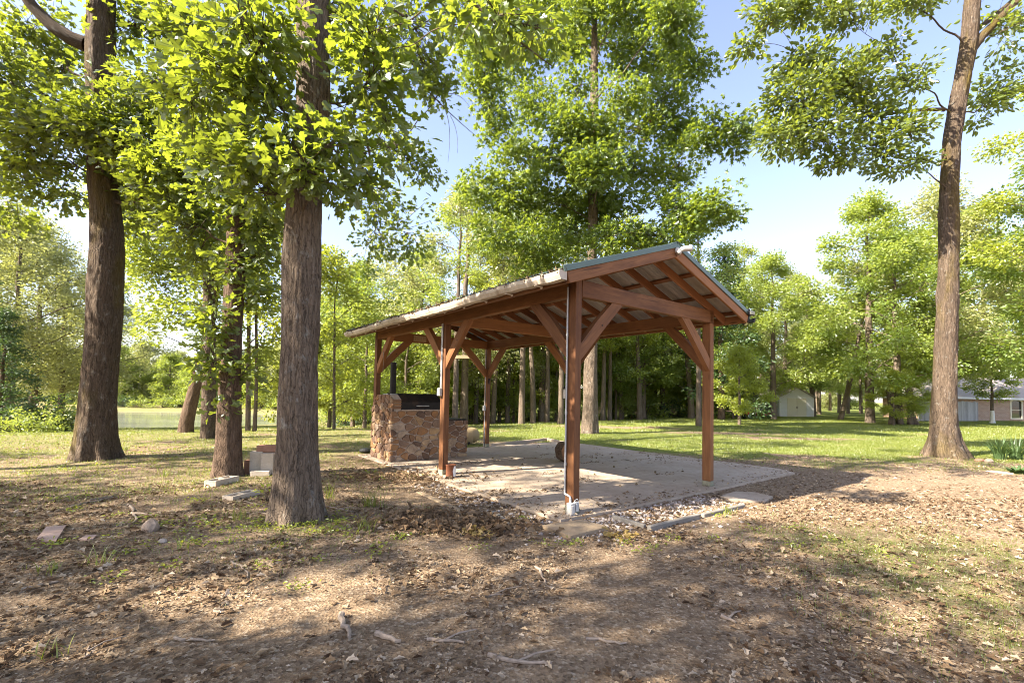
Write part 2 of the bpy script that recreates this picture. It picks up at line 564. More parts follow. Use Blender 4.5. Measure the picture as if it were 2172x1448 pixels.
def ground_h(x, y):
    x, y = np.asarray(x, float), np.asarray(y, float)
    e = np.sqrt(((x - PC[0]) / PR[0]) ** 2 + ((y - PC[1]) / PR[1]) ** 2)
    d = (e - 1) * 21.0
    z = -2.05 * (1 - np.clip(d / 34.0, 0, 1)) ** 1.0
    z = np.where(e < 1, -2.05 - (1 - e) * 3.0, z)
    far = sstep(62, 95, y) * sstep(20, -10, x)          # the land rises again beyond the water
    z = z * (1 - far) + far * (-1.2)
    P = np.c_[x.ravel(), y.ravel()]
    b = (fbm(P * 0.45, 3, 3) - 0.5).reshape(x.shape) * 0.10 + (fbm(P * 2.2, 9, 3) - 0.5).reshape(x.shape) * 0.028
    # flat under and around the slab
    q = np.stack([x - PX, y - PY], -1)
    u, v = q @ UD, q @ VD
    dd = np.maximum(np.maximum(-0.6 - u, u - 7.4), np.maximum(-0.7 - v, v - 6.8))
    k = sstep(0.0, 1.6, dd)
    return z + b * k - 0.035 * (1 - k)


def lawn(x, y):
    """how much grass grows at a place, 0..1"""
    x, y = np.asarray(x, float), np.asarray(y, float)
    P = np.c_[x.ravel(), y.ravel()]
    n1 = fbm(P * 0.55, 21, 4).reshape(x.shape)
    n2 = fbm(P * 2.1, 31, 3).reshape(x.shape)
    q = np.stack([x - PX, y - PY], -1)
    u, v = q @ UD, q @ VD
    # lawn behind and to the right of the slab; bare leaf-strewn earth in front
    far = sstep(8.5, 13.0, y - 0.10 * x + (n1 - 0.5) * 5.0)
    left = sstep(-1.2, -4.5, x) * sstep(3.2, 8.0, y + (n1 - 0.5) * 4.0) * 0.50
    right = sstep(1.6, 3.2, x) * sstep(2.0, 3.2, y) * (1 - sstep(5.0, 6.8, y + (n1 - 0.5) * 1.5)) * (1 - sstep(4.6, 6.5, x)) * 0.62
    far = far * (1 - 0.30 * sstep(2.0, -6.0, x))
    base = np.maximum(np.maximum(far, left), right)
    t = np.stack([x + 2.6, y - 5.3], -1)
    base = np.maximum(base, 0.55 * np.exp(-(t ** 2).sum(-1) / 1.1))
    for px_, py_, a_, b_ in ((1520, 919, 2.6, 0.8), (1130, 938, 1.6, 0.5), (1300, 905, 3.0, 0.7), (900, 935, 1.5, 0.6), (1700, 930, 2.5, 0.5)):
        c_ = gp(px_, py_)
        base = base * (1 - 0.85 * np.exp(-(((x - c_[0]) / a_) ** 2 + ((y - c_[1]) / b_) ** 2)))
    g = base * sstep(0.30, 0.58, n1 * 0.5 + n2 * 0.5 + base * 0.20)
    on = (u > -0.2) & (u < 7.15) & (v > -0.35) & (v < 6.45)
    return np.where(on, 0, np.clip(g, 0, 1))


def axis_steps(fine0, fine1, step, far0, far1, grow):
    a = list(np.arange(fine0, fine1, step))
    s, p = step, a[-1]
    while p < far1:
        s *= grow; p += s; a.append(p)
    s, p, b = step, fine0, []
    while p > far0:
        s *= grow; p -= s; b.append(p)
    return np.array(b[::-1] + a)


gx = axis_steps(-9, 9, 0.14, -420, 420, 1.06)
gy = axis_steps(1.5, 16, 0.14, -60, 520, 1.055)
X, Y = np.meshgrid(gx, gy)
Z = ground_h(X, Y)
nx, ny = len(gx), len(gy)
i = np.arange(ny - 1)[:, None] * nx
j = np.arange(nx - 1)[None, :]
Q = np.stack([i + j, i + j + 1, i + nx + j + 1, i + nx + j], axis=2).reshape(-1, 4)
gm = MB()
gm.add(np.c_[X.ravel(), Y.ravel(), Z.ravel()], Q, 0, lawn(X, Y).ravel())


def M_ground():
    n = NT('earth_and_lawn')
    g = n.attr('rnd').outputs['Fac']
    v = n.wco()
    big = n.noise(v, 0.6, 5, 0.6)
    mid = n.noise(v, 5, 6, 0.7)
    fine = n.noise(v, 42, 6, 0.75)
    chips = n.vor(v, 42, 'F1', 1)
    chipd = n.vor(v, 42, 'F1', 0)
    dirt = n.mix(n.ramp(big, [(0.35, 0.0), (0.65, 1.0)]), (0.222, 0.152, 0.093), (0.335, 0.242, 0.158))
    dirt = n.mix(n.ramp(mid, [(0.35, 0.0), (0.72, 0.7)]), dirt, (0.13, 0.085, 0.054))
    bw = n.n('SeparateColor', {0: chips}).outputs[0]
    leafc = n.ramp(bw, [(0.0, (0.09, 0.060, 0.036)), (0.45, (0.23, 0.16, 0.100)), (0.8, (0.36, 0.27, 0.175)), (1.0, (0.50, 0.40, 0.29))])
    dirt = n.mix(n.ramp(fine, [(0.40, 0.0), (0.56, 0.85)]), dirt, leafc)
    gr = n.mix(n.noise(v, 16, 5, 0.7), (0.085, 0.120, 0.016), (0.21, 0.235, 0.055))
    gr = n.mix(n.ramp(n.noise(v, 2.2, 5, 0.65), [(0.48, 0.0), (0.75, 0.55)]), gr, (0.33, 0.28, 0.14))
    k = n.math('ADD', g, n.math('MULTIPLY', n.math('SUBTRACT', n.noise(v, 9, 5, 0.7), 0.5), 0.9))
    c = n.mix(n.ramp(k, [(0.42, 0.0), (0.92, 1.0)]), dirt, gr)
    h = n.math('ADD', n.math('MULTIPLY', mid, 1.2), n.math('ADD', fine, n.math('MULTIPLY', chipd, 0.6)))
    return n.pbr(c, 0.95, n.bump(h, 0.9, 0.025), 0, 0.1)


ground = gm.obj('ground', M_ground(), smooth=True)
tag(ground, 'brown leaf strewn earth turning into green lawn', 'ground', kind='structure')


def gz(x, y):
    return float(ground_h(np.array([x]), np.array([y]))[0])


# the pond
def M_water():
    n = NT('pond_water')
    w = n.noise(n.wco((1, 3, 1)), 1.4, 4, 0.6)
    c = n.mix(n.ramp(n.noise(n.wco((0.05, 0.2, 1)), 1.0, 4, 0.6), [(0.4, 0.0), (0.65, 1.0)]), (0.17, 0.18, 0.14), (0.27, 0.27, 0.22))
    return n.pbr(c, 0.08, n.bump(w, 0.12, 0.05), 0, 0.5)


wm = MB()
th = np.linspace(0, 2 * math.pi, 73)[:-1]
wm.add(np.c_[PC[0] + PR[0] * 1.03 * np.cos(th), PC[1] + PR[1] * 1.03 * np.sin(th), np.full(72, -2.08)], np.array([list(range(72))]))
tag(wm.obj('pond', M_water()), 'still grey green pond beyond the left trees', 'pond', kind='structure')

# ------------------------------------------------------------------ leaves, branches and trees
def T_oak():
    h = [(0, 0.0), (0.10, 0.035), (0.30, 0.15), (0.38, 0.11), (0.48, 0.33), (0.62, 0.42), (0.70, 0.30), (0.71, 0.15), (0.84, 0.24), (0.96, 0.18), (1.0, 0.0)]
    up = [(x, y, 0.20 * y - 0.22 * x * x) for x, y in h]
    dn = [(x, -y, 0.20 * y - 0.22 * x * x) for x, y in h[1:-1]]
    V = np.array(up + dn)
    n = len(h)
    return V, [list(range(n)), [0] + [n - 1] + list(range(n + len(dn) - 1, n - 1, -1))]


def T_star():
    V = [(0, 0, 0)]
    for k in range(5):
        a = (k - 2) * 1.02
        L = 0.62 if k != 2 else 0.72
        if k in (0, 4): L = 0.5
        b = a - 0.51
        if k > 0: V.append((0.38 + 0.22 * math.cos(b), 0.22 * math.sin(b), 0))
        V.append((0.38 + L * math.cos(a), L * math.sin(a), -0.16 * (1 + 0.4 * (k % 2))))
    return np.array(V), [list(range(len(V)))]


def T_oval():
    V = np.array([(0, 0, 0), (0.3, 0.24, 0.05), (0.7, 0.22, 0.0), (1, 0, -0.16), (0.7, -0.22, 0.0), (0.3, -0.24, 0.05)])
    return V, [[0, 3, 2, 1], [0, 5, 4, 3]]


def T_dia():
    V = np.array([(0, 0, 0), (0.45, 0.31, 0.06), (1, 0, -0.14), (0.45, -0.31, 0.06)])
    return V, [[0, 2, 1], [0, 3, 2]]


def T_crisp():
    h = [(0, 0.02), (0.25, 0.17), (0.36, 0.12), (0.55, 0.34), (0.68, 0.18), (0.88, 0.2), (1.0, 0.0)]
    up = [(x, y, 0.5 * y * y + 0.16 * math.sin(3.2 * x)) for x, y in h]
    dn = [(x, -y, 0.9 * y * y + 0.16 * math.sin(3.2 * x)) for x, y in h[1:-1]]
    V = np.array(up + dn)
    n = len(h)
    return V, [list(range(n)), [0] + [n - 1] + list(range(n + len(dn) - 1, n - 1, -1))]


TEMPL = {'oak': T_oak(), 'star': T_star(), 'oval': T_oval(), 'dia': T_dia(), 'crisp': T_crisp()}


def unit(a):
    return a / (np.linalg.norm(a, axis=-1, keepdims=True) + 1e-9)


def add_leaves(mb, P, T, N, size, kind, rs, mat=0, rnd=None):
    """one template leaf per row: base P, along T, normal about N"""
    m = len(P)
    if m == 0: return
    tv, tf = TEMPL[kind]
    T = unit(T)
    B = unit(np.cross(N, T))
    Nn = np.cross(T, B)
    size = np.broadcast_to(size, (m,))
    V = P[:, None, :] + size[:, None, None] * (tv[None, :, 0:1] * T[:, None, :] + tv[None, :, 1:2] * B[:, None, :] + tv[None, :, 2:3] * Nn[:, None, :])
    k = len(tv)
    r = rs.rand(m) if rnd is None else rnd
    off = (np.arange(m) * k)[:, None]
    first = True
    by = {}
    for f in tf:
        by.setdefault(len(f), []).append(f)
    V = V.reshape(-1, 3)
    base = mb.n
    mb.V.append(V); mb.rnd.append(np.repeat(r, k)); mb.gco.append(V); mb.n += len(V)
    for L, fs in by.items():
        for f in fs:
            mb.F.append((off + np.array(f)[None, :] + base, mat))


def spray_leaves(mb, C, D, rad, nl, size, kind, rs, flat=0.6, droop=0.25, mat=0):
    """clusters of leaves: C centres (n,3), D branch directions (n,3), nl leaves each"""
    n = len(C)
    c = np.repeat(C, nl, axis=0)
    d = np.repeat(D, nl, axis=0)
    rad = np.repeat(np.broadcast_to(rad, (n,)), nl)
    m = len(c)
    g = rs.normal(size=(m, 3))
    g = unit(g) * (rs.rand(m, 1) ** 0.45)
    g[:, 2] *= flat
    P = c + g * rad[:, None]
    out = g.copy(); out[:, 2] *= 0.3
    T = unit(out) + 0.5 * d + rs.normal(size=(m, 3)) * 0.45
    T[:, 2] -= droop
    N = rs.normal(size=(m, 3)) * 0.80 + np.array([0, 0, 1.0])
    add_leaves(mb, P, T, N, size * (0.6 + 0.7 * rs.rand(m)), kind, rs, mat, 0.55 * np.repeat(rs.rand(n), nl) + 0.45 * rs.rand(m))


def bez(p0, p1, p2, n):
    t = np.linspace(0, 1, n)[:, None]
    return (1 - t) ** 2 * p0 + 2 * t * (1 - t) * p1 + t * t * p2


def limb_path(a, b, rs, n=14, sag=0.16):
    d = b - a
    L = np.linalg.norm(d)
    mid = (a + b) / 2 + np.array([0, 0, sag * L]) * rs.uniform(-0.4, 1.0) + rs.normal(size=3) * 0.05 * L
    P = bez(a, mid, b, n)
    t = np.linspace(0, 1, n)[:, None]
    env = np.sin(math.pi * t)
    ph = rs.rand(2, 3) * 6.28
    w = env * (np.sin(6.5 * t + ph[0]) * 0.030 + np.sin(14 * t + ph[1]) * 0.012) * L
    return P + w


def trunk_mesh(mb, pts, rad, sides, step, rs, rough=0.03, flare=None, mat=0, cell=19.0):
    """a tapered trunk following pts with radii rad, its surface broken by long bark plates"""
    pts, rad = np.asarray(pts, float), np.asarray(rad, float)
    s = np.r_[0, np.cumsum(np.linalg.norm(np.diff(pts, axis=0), axis=1))]
    n = max(4, int(s[-1] / step))
    t = np.linspace(0, s[-1], n)
    C = np.c_[np.interp(t, s, pts[:, 0]), np.interp(t, s, pts[:, 1]), np.interp(t, s, pts[:, 2])]
    k = max(1, int(0.35 / step))
    if k > 1:
        ker = np.ones(2 * k + 1) / (2 * k + 1)
        Cp = np.pad(C, ((k, k), (0, 0)), mode='edge')
        Cs = np.stack([np.convolve(Cp[:, a], ker, 'valid') for a in range(3)], 1)
        Cs[:, 2] = C[:, 2]
        C = Cs
    r = np.interp(t, s, rad)
    A = np.arange(sides) * 2 * math.pi / sides
    AA, TT = np.meshgrid(A, t)
    RR = np.broadcast_to(r[:, None], AA.shape)
    r0 = rad[len(rad) // 2]
    off = rs.rand() * 50
    q = np.c_[(np.cos(AA) * r0).ravel() * cell + off, (np.sin(AA) * r0).ravel() * cell, TT.ravel() * cell * 0.13]
    f1 = np.abs(fbm(q, 5, 3) - 0.5).reshape(AA.shape) * 2
    q2 = np.c_[(np.cos(AA)).ravel() * 1.3 + off, (np.sin(AA)).ravel() * 1.3, TT.ravel() * 0.9]
    f2 = (fbm(q2, 8, 3) - 0.5).reshape(AA.shape)
    f3 = (vnoise(np.c_[(np.cos(AA)).ravel() * 2.2 + off, (np.sin(AA)).ravel() * 2.2, TT.ravel() * 1.7], 4)).reshape(AA.shape)
    knob = np.clip(f3 - 0.80, 0, 1) * 0.6
    D = RR * (1 + 0.24 * f2 + knob) - rough * r0 * 1.6 * (1 - sstep(0.0, 0.32, f1)) * 1.0
    if flare:
        hgt, amt, nlobe = flare
        w = np.exp(-TT / hgt)
        lob = 0.5 + 0.5 * np.cos(nlobe * AA + rs.rand() * 6 + 0.5 * np.sin(2 * AA + rs.rand() * 6))
        D = D + r0 * amt * w * (0.25 + 0.95 * lob)
    V = np.stack([C[:, None, 0] + np.cos(AA) * D, C[:, None, 1] + np.sin(AA) * D, np.broadcast_to(C[:, None, 2], AA.shape)], -1).reshape(-1, 3)
    g = np.c_[(np.cos(AA) * r0).ravel() + off, (np.sin(AA) * r0).ravel(), TT.ravel()]
    i = np.arange(n - 1)[:, None] * sides
    j = np.arange(sides)[None, :]
    j2 = (j + 1) % sides
    Q = np.stack([i + j, i + j2, i + sides + j2, i + sides + j], axis=2).reshape(-1, 4)
    mb.add(V, Q, mat, 0.5, g)
    return C, r


def grow(trunk_mb, crown_mb, axis, axr, lumps, leaf, rs, limb_r=1.0, zmin=None, twig_r=0.006):
    """limbs from the trunk axis (or from an earlier limb) to each lump; twigs and leaf sprays fill the lump.
    lump: centre, radii (3), sprays, leaves per spray, leaf size, spray radius"""
    cen = np.array([l[0] for l in lumps])
    hd = np.array([np.linalg.norm(axis[:, :2] - c[:2], axis=1).min() for c in cen])
    LP, LR = np.zeros((0, 3)), np.zeros(0)
    for q_ in np.argsort(hd):
        (c, rr, ns, nl, ls, sr) = lumps[q_]
        c, rr = np.asarray(c, float), np.asarray(rr, float)
        hh_ = np.linalg.norm(axis[:, :2] - c[:2], axis=1)
        want = c[2] - 0.45 * hh_
        k = int(np.argmin(np.abs(axis[:, 2] - want) + (0 if zmin is None else 50 * (axis[:, 2] < zmin))))
        a = axis[k]
        L = np.linalg.norm(c - a)
        lr = min(axr[k] * 0.42, (0.010 + 0.0085 * L) * limb_r)
        if len(LP):
            dd = np.linalg.norm(LP - c, axis=1) + np.where(LP[:, 2] > c[2] + 0.3, 1.5, 0)
            j = int(np.argmin(dd))
            if dd[j] < 0.72 * L:
                a, lr = LP[j], min(LR[j] * 0.75, (0.010 + 0.0085 * dd[j]) * limb_r)
        P = limb_path(a, c, rs)
        rad = np.linspace(lr, max(0.35 * lr, 0.007), len(P))
        trunk_mb.tube(P, rad, 7, 0, cap=False)
        LP = np.r_[LP, P[3:]]
        LR = np.r_[LR, rad[3:]]
        g = unit(rs.normal(size=(ns, 3))) * (rs.rand(ns, 1) ** 0.40)
        S = c + g * rr
        far = P[6:]
        D = np.zeros((ns, 3))
        for q in range(ns):
            dd = np.linalg.norm(far - S[q], axis=1) + 0.25 * np.abs(np.arange(len(far)) - rs.randint(len(far))) * np.linalg.norm(rr) * 0.3
            o = far[int(np.argmin(dd))]
            v = S[q] - o
            D[q] = v / (np.linalg.norm(v) + 1e-6)
            m = (o + S[q]) / 2 + rs.normal(size=3) * 0.10 * np.linalg.norm(v) + np.array([0, 0, 0.10 * np.linalg.norm(v)])
            tp = bez(o, m, S[q] + D[q] * sr * 0.5, 4)
            crown_mb.tube(tp, np.linspace(max(twig_r * 1.2, 0.22 * lr), twig_r * 0.5, 4), 3, 1, cap=False)
        spray_leaves(crown_mb, S, D, sr * (0.7 + 0.6 * rs.rand(ns)), nl, ls, leaf, rs)


def px_lump(x, y, Yd, rx, ry, ns, nl, ls, sr, rd=None):
    """a lump of foliage whose middle is seen at x, y at distance Yd, with radii in photo pixels"""
    c = at(x, y, Yd)
    k = Yd / F
    return (c, (rx * k, (rd if rd else 0.5 * (rx + ry)) * k, ry * k), ns, nl, ls, sr)


def px_axis(tr, Yd):
    """trunk centre line and radii from (y, x left, x right) photo measurements at distance Yd"""
    P, r = [], []
    for (y, a, b) in tr:
        P.append(at((a + b) / 2, y, Yd))
        q = P[-1]
        r.append((b - a) / 2 * Yd / F * Yd / math.hypot(q[0], Yd))     # a round trunk looks wider away from the optical axis
    return np.array(P), np.array(r)


def extend_up(P, r, top, drift=(0, 0), r_top=0.06):
    """carry a trunk on above the last measured point up to height 'top'"""
    n = 5
    p, d = P[-1], np.array([drift[0], drift[1], top - P[-1][2]])
    ex = np.array([p + d * t for t in np.linspace(0, 1, n + 1)[1:]])
    er = np.linspace(r[-1], r_top, n + 1)[1:]
    return np.r_[P, ex], np.r_[r, er]


def above(c, n, rr, rs, size, ns, nl, ls, sr):
    """n crown lumps scattered in an ellipsoid round c (the part of a crown that carries on above the picture)"""
    out = []
    for k in range(n):
        g = unit(rs.normal(size=3)) * rs.rand() ** 0.4
        out.append((np.asarray(c) + g * np.asarray(rr), (size, size, size * 0.6), ns, nl, ls, sr))
    return out


def finish_tree(name, label, base, tm, cm, barkm, leafm, group=None, cat='tree'):
    e = empty(name, base)
    b = np.asarray(base, float)
    for mb, nm, ms in ((tm, 'trunk', [barkm]), (cm, 'crown', [leafm, MAT['twig']])):
        if mb.n == 0: continue
        mb.V = [v - b for v in mb.V]
        mb.obj(nm, ms, e, smooth=(nm == 'trunk'))
    tag(e, label, cat, group)
    return e

# ================================================================== the near trees
def hero(name, label, Yd, tr, top, leafm, barkm, lumps, leaf, seed, flare, drift=(0, 0), sides=72, step=0.03, extra=(), rough=0.03, limbs=(), group=None, r_top=0.06, zmin=None):
    rs = np.random.RandomState(seed)
    P, r = px_axis(tr, Yd)
    # straight down to the ground under the lowest measured point
    g = gz(P[0][0], P[0][1])
    P[0][2] = min(P[0][2], g)
    P = np.r_[[P[0] - np.array([0, 0, 0.12])], P]
    r = np.r_[r[0], r]
    nvis = len(P)
    P, r = extend_up(P, r, top, drift, r_top)
    tm, cm = MB(), MB()
    C, rr = trunk_mesh(tm, P, r, sides, step, rs, rough, flare)
    for pts, r0, r1 in limbs:
        tm.tube(pts, np.linspace(r0, r1, len(pts)), 10, 0, cap=False)
    grow(tm, cm, C, rr, list(lumps) + list(extra), leaf, rs, zmin=zmin)
    base = (P[0][0], P[0][1], g)
    return finish_tree(name, label, base, tm, cm, MAT[barkm], MAT[leafm], group)


rs0 = np.random.RandomState(11)
# --- oak beside the pavilion, nearest the camera
Yd = 5.44
FO = [(1108, 578, 682), (1085, 577, 682), (1050, 577, 680), (1000, 580, 677), (950, 585, 675), (850, 588, 674), (724, 596, 678), (600, 596, 683), (500, 602, 685),
      (400, 609, 686), (300, 620, 698), (200, 628, 704), (100, 626, 702), (0, 626, 700), (-120, 630, 694)]
L = []
for x, y, d, rx, ry, ns in [(700, 45, 5.9, 85, 60, 20), (560, 70, 4.7, 90, 70, 24), (470, 150, 4.9, 80, 70, 20), (785, 70, 5.2, 70, 60, 14), (790, 165, 5.3, 70, 55, 14),
                            (545, 190, 4.9, 60, 60, 14), (760, 210, 5.7, 60, 50, 12), (590, 300, 5.0, 80, 55, 18), (710, 300, 4.8, 60, 40, 9), (650, 350, 4.75, 75, 40, 14),
                            (520, 345, 5.2, 70, 55, 14), (760, 330, 5.4, 55, 45, 9), (740, 400, 5.6, 50, 45, 8), (560, 410, 5.5, 60, 40, 9), (415, 60, 5.2, 70, 60, 14), (400, 220, 5.4, 70, 60, 14),
                            (640, 120, 5.9, 40, 40, 6), (830, 250, 5.5, 40, 40, 5),
                            (1055, 35, 4.5, 75, 30, 9), (1140, 60, 4.7, 45, 28, 6), (960, -10, 4.8, 70, 30, 7)]:
    L.append(px_lump(x, y, d, rx * 1.1, ry * 1.1, int(ns * 1.7), 10, 0.135, 0.27))
for x, y, d, rx, ry, ns in [(880, 60, 8.0, 80, 60, 26), (900, 150, 8.5, 60, 50, 18), (930, 200, 8.5, 35, 35, 7), (840, 310, 8.6, 60, 45, 14), (880, 360, 8.8, 45, 30, 8), (800, 430, 8.8, 60, 50, 14),
                            (880, 500, 9, 40, 60, 7), (990, 30, 8.0, 60, 40, 12), (790, 520, 9.0, 60, 40, 8)]:
    L.append(px_lump(x, y, d, rx * 1.1, ry * 1.1, int(ns * 1.6), 16, 0.115, 0.30))
ex = above((-3.0, 5.6, 11.0), 10, (3.0, 2.2, 3.6), rs0, 1.1, 16, 10, 0.17, 0.34)
tw = [(bez(at(905, 190, 8.5), at(960, 250, 8.6), at(1030, 305, 8.7), 8), 0.012, 0.003), (bez(at(935, 200, 8.5), at(980, 190, 8.5), at(1000, 235, 8.5), 7), 0.007, 0.002),
      (bez(at(945, 235, 8.6), at(960, 270, 8.6), at(950, 345, 8.6), 7), 0.006, 0.002), (bez(at(955, 245, 8.6), at(975, 280, 8.6), at(970, 325, 8.6), 7), 0.005, 0.002),
      (bez(at(840, 90, 8.2), at(890, 150, 8.4), at(905, 190, 8.5), 8), 0.02, 0.012),
      (bez(at(650, 20, 5.4), at(760, 30, 6.8), at(840, 90, 8.2), 9), 0.04, 0.02),
      (bez(at(985, -10, 4.6), at(1060, 60, 4.6), at(1170, 140, 4.9), 9), 0.018, 0.006), (bez(at(690, -60, 5.3), at(860, -60, 4.8), at(985, -10, 4.6), 9), 0.05, 0.02)]
hero('oak_tree', 'nearest oak, big lobed leaves round its rough grey trunk in front of the pavilion', Yd, FO, 15.5, 'leaf_oak', 'bark', L, 'oak', 21,
     (0.24, 0.72, 6), (-0.6, 0.4), 110, 0.018, ex, 0.035, tw)

# --- big oak at the far left
Yd = 10.0
LO = [(970, 160, 250), (950, 158, 248), (900, 162, 248), (850, 166, 250), (800, 170, 252), (724, 177, 258), (650, 181, 262), (600, 182, 265), (540, 188, 268), (500, 189, 269), (440, 188, 262), (380, 182, 255), (300, 180, 247),
      (200, 178, 245), (100, 178, 249), (0, 180, 250), (-150, 184, 246)]
L = []
for x, y, d, rx, ry, ns in [(50, 60, 10.5, 90, 70, 22), (30, 180, 9.8, 80, 70, 20), (120, 140, 11.0, 70, 70, 16), (90, 260, 9.2, 100, 50, 24), (190, 270, 8.9, 80, 35, 14), (250, 210, 9.0, 60, 60, 12),
                            (300, 60, 10.4, 70, 70, 18), (330, 170, 9.6, 80, 60, 20), (290, 310, 9.2, 80, 50, 18), (380, 270, 9.4, 70, 50, 16), (20, 310, 9.6, 70, 40, 12), (400, 60, 10.6, 60, 60, 12),
                            (110, 330, 9.8, 70, 40, 8), (330, 400, 10.5, 80, 50, 14), (420, 380, 10, 60, 50, 12), (-60, 120, 9, 70, 80, 12), (280, 470, 11, 40, 40, 5), (40, 385, 10.5, 70, 35, 10), (130, 400, 10.5, 50, 35, 6), (20, 450, 11.5, 60, 40, 7), (290, 400, 10.5, 50, 40, 8)]:
    L.append(px_lump(x, y, d, rx * 1.1, ry * 1.1, int(ns * 2.3), 16, 0.155, 0.38))
ex = above((-9.5, 10.2, 14.0), 11, (4.5, 3.5, 3.6), rs0, 1.5, 15, 12, 0.17, 0.5)
lb = [(np.array([at(182, 95, 10.0), at(150, 82, 9.9), at(110, 55, 9.8), at(70, 15, 9.7), at(30, -40, 9.5)]), 0.16, 0.10),
      (bez(at(240, 425, 10.0), at(270, 440, 9.9), at(300, 420, 9.8), 6), 0.05, 0.03), (bez(at(230, 235, 9.7), at(150, 240, 9.4), at(40, 280, 9.2), 8), 0.03, 0.012)]
hero('oak_tree', 'massive dark oak at the pond side with a thick limb rising towards the corner', Yd, LO, 18.0, 'leaf_oak', 'bark_moss', L, 'oak', 22,
     (0.35, 0.62, 6), (-0.5, 0.3), 100, 0.03, ex, 0.03, lb)

# --- oak with the concrete blocks at its foot
Yd = 8.31
MO = [(1005, 449, 514), (985, 452, 513), (950, 455, 513), (850, 460, 512), (780, 466, 513), (700, 470, 514), (600, 474, 520), (500, 480, 525), (420, 484, 527), (300, 490, 528), (150, 494, 528), (0, 498, 526)]
L = []
for x, y, d, rx, ry, ns in [(440, 320, 8.0, 70, 55, 18), (380, 360, 8.6, 70, 50, 16), (470, 400, 7.8, 60, 35, 10), (330, 330, 8.6, 70, 50, 14), (560, 470, 8.2, 50, 60, 12), (550, 540, 8.4, 35, 45, 6),
                            (430, 470, 9.0, 50, 50, 9), (450, 690, 8.0, 22, 30, 6), (440, 760, 7.9, 24, 40, 6), (520, 790, 8.2, 18, 30, 3), (500, 240, 8.2, 60, 50, 12), (490, 560, 8.0, 25, 22, 3), (470, 860, 8.0, 14, 10, 1), (360, 440, 8.8, 60, 50, 12), (310, 380, 8.8, 55, 45, 10), (420, 545, 9.0, 40, 40, 8), (585, 430, 7.9, 45, 40, 8), (400, 480, 8.6, 50, 40, 9), (545, 620, 8.3, 30, 40, 5)]:
    L.append(px_lump(x, y, d, rx * 1.05, ry * 1.05, int(ns * 2.0), 14, 0.14, 0.30))
ex = above((-5.6, 8.6, 10.5), 8, (3.0, 2.5, 3.2), rs0, 1.2, 14, 11, 0.16, 0.42)
hero('oak_tree', 'slimmer oak trunk whose lit left flank stands over two concrete blocks lying in the leaves', Yd, MO, 14.0, 'leaf_oak', 'bark_red', L, 'oak', 23, (0.25, 0.5, 6), (-0.3, 0.2), 80, 0.025, ex, 0.03)

# --- oak on the right with the small oval leaves
Yd = 13.2
RO = [(968, 1962, 2050), (955, 1964, 2048), (930, 1968, 2039), (900, 1971, 2034), (850, 1973, 2032), (760, 1978, 2030), (724, 1982, 2032), (650, 1985, 2034), (600, 1987, 2035), (500, 1989, 2036), (400, 1990, 2036), (300, 1996, 2040),
      (200, 2014, 2057), (100, 2031, 2077), (0, 2043, 2084), (-150, 2058, 2092)]
L = []
for x, y, d, rx, ry, ns in [(1700, 130, 12.6, 60, 32, 15), (1790, 170, 12.5, 80, 50, 24), (1690, 215, 12.4, 65, 50, 20), (1650, 290, 12.3, 40, 38, 9), (1740, 290, 12.4, 65, 50, 18), (1840, 235, 12.6, 55, 40, 12),
                            (1850, 310, 12.5, 60, 38, 12), (1930, 270, 12.6, 45, 36, 8), (1920, 170, 12.8, 40, 40, 7), (1890, 100, 12.8, 45, 30, 6), (1950, 345, 12.7, 30, 18, 3), (1890, 355, 12.5, 40, 16, 4), (1780, 345, 12.5, 50, 18, 5),
                            (1800, 25, 12.6, 70, 38, 16), (1700, 15, 12.5, 60, 28, 12), (1920, 10, 12.8, 60, 25, 10), (1620, 30, 12.2, 40, 28, 7), (1585, 95, 12.0, 24, 24, 4),
                            (2140, 60, 13, 40, 50, 7), (2130, 180, 14, 50, 50, 9), (2090, 230, 14, 40, 40, 6)]:
    L.append(px_lump(x, y, d, rx * 1.05, ry, int(ns * 2.1), 30, 0.15, 0.40))
ex = above((12.8, 13.2, 17.0), 9, (4.2, 3.5, 3.6), rs0, 1.5, 14, 12, 0.18, 0.55)
lb = [(np.array([at(2062, 105, 13.2), at(2085, 75, 13.1), at(2125, 35, 13.0), at(2180, -20, 12.9)]), 0.13, 0.08), (bez(at(2055, 75, 13.3), at(2100, 45, 13.5), at(2160, -10, 13.7), 6), 0.09, 0.05),
      (bez(at(2003, 233, 13.1), at(1930, 230, 12.8), at(1850, 250, 12.5), 8), 0.055, 0.02), (bez(at(1993, 350, 13.1), at(1970, 340, 12.9), at(1940, 335, 12.7), 6), 0.035, 0.02),
      (bez(at(1635, 50, 12.2), at(1600, 70, 12.1), at(1560, 120, 12.0), 6), 0.012, 0.003), (bez(at(1680, 10, 12.4), at(1650, 30, 12.3), at(1635, 50, 12.2), 5), 0.02, 0.012)]
hero('oak_tree', 'tall straight oak beside the yucca with pale lichen spots and a flared foot', Yd, RO, 21.0, 'leaf_right', 'bark_moss', L, 'oval', 24,
     (0.34, 1.05, 7), (0.6, 0.2), 96, 0.035, ex, 0.03, lb)

